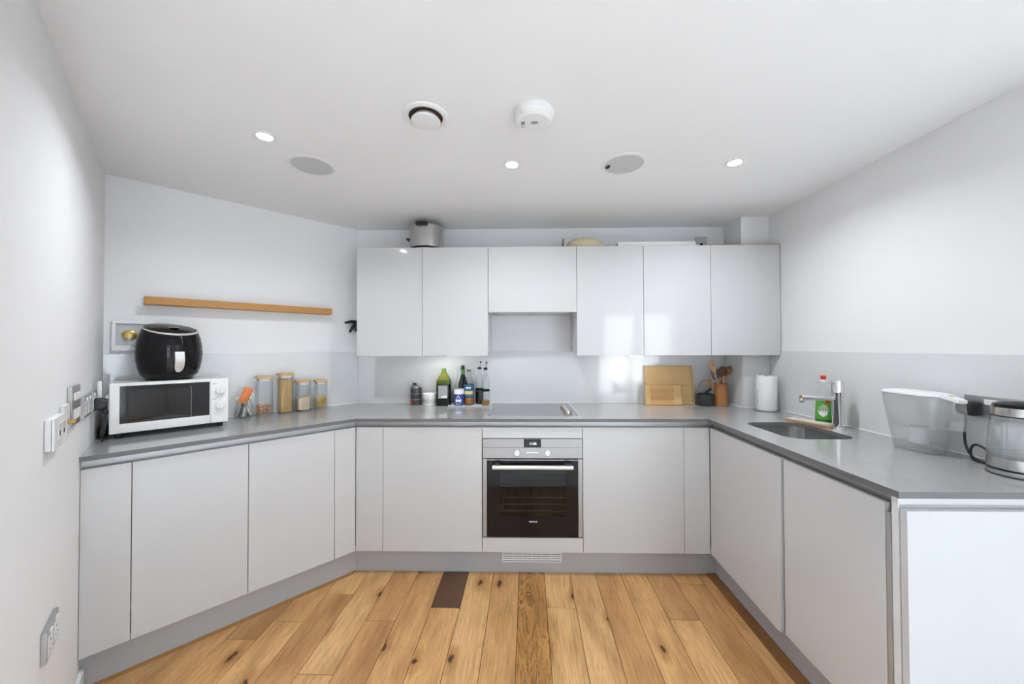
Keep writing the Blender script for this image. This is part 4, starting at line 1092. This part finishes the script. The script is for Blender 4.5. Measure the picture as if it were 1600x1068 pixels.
MB().lathe([(0.0, 0), (0.034, 0), (0.036, 0.004), (0.036, 0.125), (0.033, 0.150), (0.018, 0.200), (0.0145, 0.225), (0.0145, 0.262), (0.0, 0.262)], 26, cap=False).build('glass', 'bottle_green_dark', t)
MB().lathe([(0.0362, 0.05), (0.0364, 0.125), (0.0334, 0.150), (0.0186, 0.200), (0.0170, 0.208)], 26, cap=False).build('label', 'ink', t)
MB().lathe([(0.0152, 0.218), (0.0156, 0.24), (0.0152, 0.255)], 20, cap=False).build('neck_band', 'cap_green', t)
MB().lathe([(0.011, 0.262), (0.0135, 0.268), (0.0125, 0.282), (0.0, 0.286)], 18, cap=False).build('stopper', 'black_plastic', t)
MB().tube(catmull([(-0.016, 0, 0.245), (-0.020, 0, 0.268), (-0.008, 0, 0.289), (0.008, 0, 0.289), (0.021, 0, 0.266), (0.026, 0, 0.252)]), 0.0016, 6).build('wire_clip', 'steel', t)
t = bottle('sauce_bottle', 'clear bottle with blue and yellow label and green cap', -0.370, 2.690, None)
MB().lathe([(0.0, 0), (0.034, 0), (0.037, 0.004), (0.037, 0.150), (0.030, 0.175), (0.0165, 0.205), (0.0145, 0.215), (0.0145, 0.243), (0.0, 0.243)], 30, cap=False).build('glass', 'bottle_glass', t)
MB().lathe([(0.0, 0.006), (0.0345, 0.006), (0.0350, 0.057), (0.0, 0.057)], 24, cap=False).build('contents', 'amber', t)
MB().lathe([(0.0374, 0.062), (0.0376, 0.10), (0.0374, 0.150)], 30, cap=False).build('label', 'teal_label', t)
MB().lathe([(0.0378, 0.080), (0.0381, 0.090), (0.0378, 0.103)], 14, cap=False, a0=math.radians(-145), a1=math.radians(-35)).build('print', 'yellow_label', t)
MB().lathe([(0.0378, 0.122), (0.0381, 0.128), (0.0378, 0.134)], 14, cap=False, a0=math.radians(-120), a1=math.radians(-60)).build('print', 'white_label', t)
MB().lathe([(0.0160, 0.2432), (0.0165, 0.246), (0.0165, 0.257), (0.0, 0.258)], 20, cap=False).build('cap', 'cap_green', t)
for x, y, cm, lev, lab, nm in ((-0.297, 2.735, 'vinegar', 0.095, 'glass pourer bottle filled with dark vinegar', 'vinegar_pourer'), (-0.247, 2.672, 'amber', 0.036, 'glass pourer bottle with a little amber oil', 'oil_pourer')):
    t = bottle(nm, lab, x, y, None)
    MB().lathe([(0.0, 0), (0.029, 0), (0.0305, 0.003), (0.0305, 0.175), (0.026, 0.200), (0.014, 0.225), (0.0125, 0.235), (0.0125, 0.256), (0.0, 0.256)], 28, cap=False).build('glass', 'bottle_glass', t)
    MB().lathe([(0.0, 0.005), (0.0285, 0.005), (0.0288, lev), (0.0, lev)], 24, cap=False).build('contents', cm, t)
    MB().lathe([(0.0309, 0.101), (0.0311, 0.107), (0.0309, 0.114)], 28, cap=False).build('band', 'ink', t)
    st_ = MB().lathe([(0.0135, 0.2565), (0.0150, 0.259), (0.0150, 0.270), (0.008, 0.274), (0.0, 0.274)], 20, cap=False).build('stopper', 'black_plastic', t)
    MB().tube([(0, 0, 0.272), (0.002, -0.002, 0.290), (0.008, -0.006, 0.305)], [0.005, 0.004, 0.0035], 10).build('spout', 'steel', st_)
    MB().tube([(0.008, -0.006, 0.304), (0.010, -0.007, 0.316)], [0.0065, 0.0055], 10).build('spout_cap', 'black_plastic', st_)

# chopping boards leaning on the splashback
def board(name, label, x, y0, w, h, th, lean, m, extras=None):
    t = bthing(name, label, 'chopping board', x, y0)
    t.rotation_euler = (-lean, 0, 0)
    b = MB().box(-w / 2, w / 2, 0, th, 0.0, h, bev=0.004, seg=3).build('board', m, t)
    return t, b
t, b = board('chopping_board', 'large light bamboo chopping board leaning on the splashback', 1.117, 2.735, 0.352, 0.286, 0.016, 0.16, 'bamboo')
MB().box(0.158, 0.166, -0.0006, 0.0002, 0.012, 0.274).build('inlay', 'bamboo_dark', b, smooth=0)
MB().box(-0.15, 0.15, -0.0006, 0.0002, 0.135, 0.139).build('inlay', 'bamboo_dark', b, smooth=0)
t, b = board('chopping_board', 'small bamboo chopping board with striped ends in front of the large one', 1.052, 2.700, 0.266, 0.148, 0.016, 0.13, 'bamboo')
for z in range(5):
    MB().box(-0.095, 0.075, -0.0008, 0.0002, 0.006 + z * 0.028, 0.006 + z * 0.028 + 0.026).build('stave', ['bamboo_mid', 'bamboo_dark', 'bamboo_mid', 'bamboo_mid2', 'bamboo_mid'][z], b, smooth=0)
# dark pot with arched handle
t = bthing('iron_pot', 'small dark cast-iron pot with arched brown handle', 'pot', 1.350, 2.700)
MB().lathe([(0.0, 0), (0.046, 0), (0.052, 0.004), (0.056, 0.050), (0.058, 0.080), (0.055, 0.082), (0.052, 0.050), (0.047, 0.008), (0.0, 0.007)], 32, cap=False).build('bowl', 'cast_iron', t)
MB().tube(catmull([(-0.052, 0.018, 0.074), (-0.046, 0.020, 0.12), (-0.02, 0.024, 0.165), (0.02, 0.026, 0.180), (0.048, 0.024, 0.172)]), 0.0045, 8).build('handle', 'copper_leather', t)
MB().tube([(-0.026, 0, 0.066), (0.045, 0.01, 0.118)], [0.012, 0.008], 10).build('pestle', 'cast_iron', t)
MB().box(0.022, 0.052, 0.018, 0.024, 0.130, 0.172, bev=0.003).build('tag', 'shelf_oak', t)
# utensil holder and utensils
UX, UY = 1.452, 2.690
t = bthing('utensil_holder', 'turned wooden utensil holder beside the iron pot', 'utensil holder', UX, UY)
MB().lathe([(0.0, 0), (0.046, 0), (0.048, 0.003), (0.045, 0.080), (0.043, 0.158), (0.039, 0.160), (0.039, 0.156), (0.040, 0.080), (0.040, 0.012), (0.0, 0.012)], 32, cap=False).build('cup', 'acacia', t)
def utensil(label, m, a, b, head, name):
    t = bthing(name, label, 'utensil', UX, UY, WT + 0.0005 + 0.013)
    a, b = Vector(a), Vector(b)
    MB().tube([a, a.lerp(b, 0.5), b], [0.0055, 0.005, 0.0045], 9).build('handle', m, t)
    ax = (b - a).normalized()
    head(t, b, ax, m)
def spoon_head(rx, rz):
    def f(t, b, ax, m):
        s = ax.cross(Vector((0, 1, 0))).normalized(); n_ = ax.cross(s)
        rings = []
        for k in range(9):
            q = PI * k / 8; c = b + ax * (rz - rz * math.cos(q)); ww = max(0.004, rx * math.sin(q)); hh = max(0.003, 0.010 * math.sin(q))
            rings.append([c + s * ww * math.cos(2 * PI * j / 14) + n_ * hh * math.sin(2 * PI * j / 14) for j in range(14)])
        MB().loft(rings).build('head', m, t, smooth=60)
    return f
def fork_head(t, b, ax, m):
    s = ax.cross(Vector((0, 1, 0))).normalized(); n_ = ax.cross(s)
    def slab(c0, c1, w0, w1):
        r = lambda c, w: [c + s * w * x + n_ * 0.0035 * y for x, y in ((1, 1), (-1, 1), (-1, -1), (1, -1))]
        return [r(c0, w0), r(c1, w1)]
    m_ = MB().loft(slab(b, b + ax * 0.045, 0.006, 0.024))
    for k in (-1.5, -0.5, 0.5, 1.5):
        c = b + ax * 0.045 + s * 0.0135 * k
        m_.loft(slab(c, c + ax * 0.045, 0.0040, 0.0030))
    m_.build('head', m, t, smooth=0)
def slotted(t, b, ax, m):
    s = ax.cross(Vector((0, 1, 0))).normalized(); n_ = ax.cross(s)
    r = lambda c, w: [c + s * w * x + n_ * 0.0025 * y for x, y in ((1, 1), (-1, 1), (-1, -1), (1, -1))]
    MB().loft([r(b, 0.008), r(b + ax * 0.02, 0.026), r(b + ax * 0.075, 0.030), r(b + ax * 0.08, 0.026)]).build('head', m, t, smooth=0)
utensil('pale wooden fork leaning out of the holder towards the chopping boards', 'light_wood', (0.022, -0.018, 0.002), (-0.050, -0.017, 0.225), fork_head, 'wooden_fork')
utensil('grey nylon turner standing in the utensil holder', 'grey_nylon', (0.010, 0.024, 0.002), (-0.016, 0.022, 0.165), slotted, 'turner')
utensil('dark round wooden spoon standing in the utensil holder', 'dark_wood', (-0.012, -0.004, 0.002), (0.010, -0.004, 0.190), spoon_head(0.034, 0.040), 'wooden_spoon')
utensil('brown wooden ladle leaning out of the holder towards the pillar', 'mid_wood', (-0.028, 0.010, 0.002), (0.052, 0.012, 0.205), spoon_head(0.026, 0.036), 'wooden_ladle')
utensil('short orange-brown wooden spatula in the utensil holder', 'shelf_oak', (-0.004, -0.0335, 0.002), (0.004, -0.0325, 0.145), spoon_head(0.012, 0.030), 'wooden_spatula')
# kitchen roll
t = bthing('kitchen_roll', 'white kitchen roll on a wire stand by the pillar', 'kitchen roll', 1.640, 2.480)
MB().lathe([(0.0, 0), (0.070, 0), (0.072, 0.003), (0.070, 0.006), (0.0, 0.006)], 36, cap=False).build('base', 'grey_nylon', t)
MB().lathe([(0.020, 0.0065), (0.0595, 0.0065), (0.0605, 0.010), (0.0605, 0.226), (0.0595, 0.229), (0.020, 0.229), (0.020, 0.0065)], 40, cap=False).build('roll', 'paper', t)
MB().lathe([(0.0, 0.0065), (0.006, 0.0065), (0.006, 0.236), (0.0, 0.240)], 12, cap=False).build('post', 'steel', t)
MB().tube([(-0.066, -0.012, 0.004), (-0.066, -0.012, 0.245)], 0.0028, 8).build('side_rod', 'chrome', t)
MB().box(0.0, 0.0012, -0.0625, -0.0607, 0.008, 0.228).build('loose_edge', 'paper', t, smooth=0)

# ================================================================== sink side
t = bthing('washing_up_liquid', 'clear washing-up liquid bottle with green label and red cap', 'bottle', 1.660, 2.045, rz=math.radians(-35))
def oval(levels, seg=26):
    return [[(a * math.cos(2 * PI * k / seg), b * math.sin(2 * PI * k / seg), z) for k in range(seg)] for z, a, b in levels]
MB().loft(oval([(0.0, 0.034, 0.022), (0.004, 0.038, 0.026), (0.042, 0.0365, 0.0255)])).build('liquid', 'soap_green', t)
MB().loft(oval([(0.0425, 0.0365, 0.0255), (0.10, 0.034, 0.024), (0.15, 0.030, 0.022), (0.19, 0.024, 0.018), (0.215, 0.014, 0.013), (0.222, 0.012, 0.012)])).build('bottle', 'jug_plastic', t)
MB().loft(oval([(0.030, 0.0375, 0.0265), (0.075, 0.0358, 0.0256), (0.115, 0.0338, 0.0245), (0.148, 0.0310, 0.0226)]), cap0=False, cap1=False).build('label', 'label_green', t)
def oval_patch(name, m, x0, x1, z0, z1, off):
    """printed patch lying on the front of the label"""
    rings = []
    for i in range(9):
        v = -1 + 2 * i / 8; z = (z0 + z1) / 2 + v * (z1 - z0) / 2
        a = 0.0375 - (z - 0.03) * 0.053; b = 0.0265 - (z - 0.03) * 0.032
        hw_ = max(0.0015, (x1 - x0) / 2 * math.sqrt(max(0, 1 - v * v))); xm = (x0 + x1) / 2
        rings.append([((xm + hw_ * u), -(b + off) * math.sqrt(max(0.02, 1 - ((xm + hw_ * u) / (a + off)) ** 2)), z) for u in (-1, -.6, -.2, .2, .6, 1)])
    MB().loft(rings, closed=False).build(name, m, t)
oval_patch('label_badge', 'white_label', -0.026, 0.018, 0.044, 0.116, 0.0006)
oval_patch('label_flash', 'cap_red', 0.006, 0.026, 0.105, 0.150, 0.0006)
text('label_text', 'FAIRY', 0.0115, 'cap_red', t, (-0.004, -0.0272, 0.082))
MB().lathe([(0.013, 0.2222), (0.014, 0.225), (0.014, 0.240), (0.010, 0.243), (0.0, 0.243)], 20, cap=False).build('collar', 'white_plastic', t)
MB().box(-0.012, 0.012, -0.010, 0.010, 0.2435, 0.266, bev=0.004).build('cap', 'cap_red', t)
t = bthing('draining_board', 'small wooden board with beige cloth beside the sink', 'board', 1.600, 2.06, rz=math.radians(-72))
# long axis along local x
MB().box(-0.115, 0.115, -0.036, 0.036, 0.0, 0.008, bev=0.002).build('wood_base', 'shelf_oak', t)
MB().rrect([(0.0083, 0.108, 0.034, 0.008), (0.012, 0.112, 0.0355, 0.008), (0.0165, 0.110, 0.034, 0.008)], seg=3).build('folded_cloth', 'beige_cloth', t)

# water filter jug: long axis along the wall, handle towards the camera
t = bthing('filter_jug', 'clear plastic water filter jug with white lid', 'jug', 1.640, 1.550, rz=ROT_R)
# local x runs towards the camera (world -y), local y into the wall
jl_ = [(0.0, 0.072, 0.042, 0.036), (0.004, 0.077, 0.046, 0.038), (0.110, 0.094, 0.055, 0.045, -0.004, 0), (0.215, 0.108, 0.062, 0.05, -0.008, 0), (0.226, 0.110, 0.063, 0.05, -0.008, 0)]
inner = [(z if i else 0.004, a - 0.003, b - 0.003, r, *o) for i, (z, a, b, r, *o) in enumerate(jl_)]
MB().rrect([tuple(l) for l in jl_] + [tuple(l) for l in inner[::-1]], seg=6).build('jug_body', 'jug_plastic', t, smooth=50)
MB().rrect([(0.095, 0.078, 0.044, 0.036, -0.004, 0), (0.118, 0.084, 0.047, 0.038, -0.004, 0), (0.222, 0.100, 0.056, 0.045, -0.008, 0)], seg=6, cap1=False).build('funnel', 'jug_plastic', t, smooth=50)
MB().lathe([(0.0, 0.030), (0.028, 0.030), (0.030, 0.095), (0.0, 0.095)], 24, cap=False).build('filter_cartridge', 'white_frost', t)
MB().rrect([(0.005, 0.070, 0.040, 0.034), (0.007, 0.073, 0.042, 0.036), (0.034, 0.0755, 0.0445, 0.037)], seg=6).build('water', 'bottle_glass', t, smooth=50)
lid = MB().rrect([(0.2265, 0.108, 0.061, 0.05, -0.008, 0), (0.229, 0.112, 0.064, 0.052, -0.008, 0), (0.236, 0.110, 0.062, 0.05, -0.008, 0), (0.241, 0.085, 0.045, 0.04, -0.008, 0)], seg=6).build('lid', 'white_frost', t, smooth=50)
MB().hexa([(0.098, -0.022, 0.226), (0.155, -0.016, 0.212), (0.155, 0.016, 0.212), (0.098, 0.022, 0.226), (0.098, -0.022, 0.239), (0.155, -0.016, 0.224), (0.155, 0.016, 0.224), (0.098, 0.022, 0.239)]).build('lid_tongue', 'white_frost', lid)
MB().box(0.112, 0.124, -0.006, 0.006, 0.2325, 0.2375).build('vent_slot', 'cream', lid, smooth=0)
MB().loft([[(x - w_, -0.015, z), (x + w_, -0.012, z), (x + w_, 0.012, z), (x - w_, 0.015, z)] for x, w_, z in ((0.130, 0.024, 0.211), (0.136, 0.021, 0.18), (0.140, 0.018, 0.14), (0.142, 0.016, 0.115), (0.142, 0.013, 0.108))]).build('handle', 'jug_plastic', t)
MB().loft([[(x, -0.010, z), (x, 0.010, z), (x, 0.010, z + 0.006), (x, -0.010, z + 0.006)] for x, z in ((0.092, 0.098), (0.110, 0.106), (0.130, 0.109))]).build('handle_brace', 'jug_plastic', t)

# socket strip, plug, lead and kettle
t = thing('wall_socket', 'long brushed steel socket plate behind the kettle', 'socket', (XR - 0.0070, 1.365, 1.147), ROT_R)
MB().box(-0.104, 0.104, -0.012, -0.0003, -0.040, 0.040, bev=0.0012).build('plate', 'brushed_plate', t)
MB().box(-0.040, -0.014, -0.016, -0.0122, 0.010, 0.030, bev=0.001).build('rocker', 'white_plastic', t)
MB().box(-0.012, 0.012, -0.0175, -0.0122, 0.010, 0.030, bev=0.001).build('rocker', 'white_plastic', t)
q = MB().box(0.026, 0.078, -0.0135, -0.0122, -0.024, 0.030).build('socket_insert', 'white_plastic', t, smooth=0)
MB().box(0.012, 0.026, -0.0142, -0.0122, -0.016, -0.006).build('neon_window', 'white_plastic', t, smooth=0)
MB().box(0.016, 0.022, -0.0147, -0.0143, -0.013, -0.009).build('neon', 'ink', t, smooth=0)
for dx, dz, w, h in ((0, 0.012, 0.004, 0.008), (-0.011, -0.010, 0.006, 0.004), (0.011, -0.010, 0.006, 0.004)):
    MB().box(0.052 + dx - w / 2, 0.052 + dx + w / 2, -0.0142, -0.0136, dz - h / 2, dz + h / 2).build('pin_hole', 'ink', q, smooth=0)
KX, KY = 1.655, 1.245
t = thing('kettle_lead', 'black plug and looped black lead of the kettle', 'cable', (XR - 0.0195, 1.440, 1.138), ROT_R)
MB().rrect([(0.0, 0.026, 0.027, 0.010), (0.020, 0.027, 0.028, 0.012), (0.042, 0.022, 0.022, 0.014), (0.052, 0.014, 0.014, 0.012)], seg=4).build('plug_body', 'black_plastic', t, rot=(PI / 2, 0, 0))
MB().tube(catmull([(0.0, -0.030, -0.024), (0.002, -0.032, -0.06), (-0.004, -0.030, -0.10), (0.006, -0.036, -0.145), (0.040, -0.050, -0.176), (0.085, -0.055, -0.184), (0.098, -0.050, -0.172), (0.070, -0.040, -0.140), (0.034, -0.034, -0.130), (0.020, -0.036, -0.150), (0.040, -0.052, -0.1825), (0.085, -0.060, -0.1835), (0.106, -0.060, -0.1835)], 7), 0.0040, 8).build('lead', 'black_plastic', t)
t = bthing('kettle', 'glass kettle with steel base and black lid on its stand', 'kettle', KX, KY)
MB().lathe([(0.0, 0), (0.078, 0), (0.079, 0.004), (0.078, 0.017), (0.0, 0.018)], 48, cap=False).build('stand', 'steel', t)
MB().lathe([(0.0795, 0.0), (0.0800, 0.002), (0.0795, 0.004)], 48, cap=False).build('stand_foot', 'black_plastic', t)
MB().lathe([(0.0, 0.0185), (0.0768, 0.0185), (0.0768, 0.0235), (0.0, 0.0235)], 48, cap=False).build('gap_ring', 'black_plastic', t)
MB().lathe([(0.0, 0.024), (0.0778, 0.024), (0.0770, 0.058), (0.0, 0.058)], 48, cap=False).build('base_band', 'steel', t)
MB().lathe([(0.0765, 0.0585), (0.076, 0.10), (0.0725, 0.150), (0.068, 0.190), (0.066, 0.194), (0.064, 0.194), (0.066, 0.190), (0.0705, 0.150), (0.074, 0.10), (0.0745, 0.0585)], 48, cap=False).build('glass_body', 'clear_glass', t)
MB().lathe([(0.0, 0.060), (0.074, 0.060), (0.0742, 0.070), (0.0, 0.070)], 40, cap=False).build('water', 'bottle_glass', t)
MB().lathe([(0.0690, 0.1942), (0.0695, 0.198), (0.0670, 0.222), (0.0, 0.222)], 48, cap=False).build('collar', 'steel', t)
MB().lathe([(0.0697, 0.192), (0.0702, 0.194), (0.0697, 0.196)], 48, cap=False).build('collar_ring', 'black_plastic', t)
MB().lathe([(0.064, 0.2225), (0.062, 0.232), (0.045, 0.241), (0.0, 0.244)], 40, cap=False).build('lid', 'black_gloss', t)
MB().tube(catmull([(0.02, -0.065, 0.205), (0.035, -0.105, 0.21), (0.043, -0.130, 0.19), (0.044, -0.132, 0.13), (0.038, -0.115, 0.07), (0.026, -0.075, 0.045)]), 0.011, 10).build('handle', 'black_plastic', t)

# ================================================================== on top of the wall cabinets
TOPZ = 2.0485
t = thing('steel_pot', 'brushed steel stock pot with black handles on the wall cabinets', 'pot', (-0.668, 2.650, TOPZ), 0)
MB().lathe([(0.0, 0), (0.116, 0), (0.122, 0.004), (0.1235, 0.188), (0.126, 0.191), (0.124, 0.193), (0.1215, 0.190), (0.120, 0.010), (0.0, 0.008)], 48, cap=False).build('body', 'steel', t)
MB().lathe([(0.1236, 0.022), (0.1245, 0.028), (0.1236, 0.034)], 48, cap=False).build('base_ring', 'ink', t)
MB().rrect([(0.172, 0.040, 0.012, 0.010), (0.176, 0.042, 0.016, 0.010), (0.194, 0.042, 0.016, 0.010), (0.198, 0.038, 0.012, 0.01)], c=(-0.005, -0.128), seg=4).build('grip', 'black_plastic', t)
MB().tube(catmull([(-0.116, -0.040, 0.10), (-0.138, -0.030, 0.105), (-0.138, 0.030, 0.105), (-0.116, 0.040, 0.10)]), 0.006, 8).build('side_handle', 'black_plastic', t)
t = thing('cream_dish', 'upturned cream oval dish on top of the wall cabinets', 'dish', (0.470, 2.640, TOPZ), 0)
MB().lathe([(0.138, 0.0), (0.140, 0.003), (0.138, 0.030), (0.128, 0.060), (0.108, 0.082), (0.07, 0.094), (0.0, 0.098), (0.0, 0.094), (0.068, 0.090), (0.104, 0.078), (0.124, 0.057), (0.134, 0.030), (0.1355, 0.0)], 44, cap=False, sy=0.8).build('shell', 'cream', t)
t = thing('metal_bracket', 'thin brown metal bracket standing beside the cream dish', 'bracket', (0.316, 2.640, TOPZ), 0)
b = MB(); b.box(-0.003, 0.003, -0.03, 0.03, 0.0, 0.100); b.box(0.003, 0.012, -0.03, 0.03, 0.0, 0.003); b.build('angle', 'brown_foil', t, smooth=0)
t = thing('white_tray', 'flat white tray lying on the wall cabinets', 'tray', (0.948, 2.640, TOPZ), 0)
m = MB(); m.box(-0.265, 0.265, -0.10, 0.10, 0, 0.004); m.box(-0.265, 0.265, -0.10, -0.096, 0.004, 0.048); m.box(-0.265, 0.265, 0.096, 0.10, 0.004, 0.048); m.box(-0.265, -0.261, -0.096, 0.096, 0.004, 0.048); m.box(0.261, 0.265, -0.096, 0.096, 0.004, 0.048)
m.build('shell', 'white_plastic', t, smooth=0)
t = thing('wall_socket', 'square steel switched outlet above the wall cabinets', 'socket', (1.381, YB, 2.162), 0)
MB().box(-0.043, 0.043, -0.012, -0.0005, -0.043, 0.043, bev=0.0012).build('plate', 'brushed_plate', t)
MB().box(-0.010, 0.010, -0.016, -0.0122, -0.026, -0.006, bev=0.001).build('rocker', 'ink', t)
for x in (-0.030, 0.030):
    MB().lathe([(0.0, 0), (0.003, 0), (0.003, 0.0012), (0.0, 0.0012)], 10, c=(x, -0.0121, -0.004), axis='y').build('screw', 'ink', t)
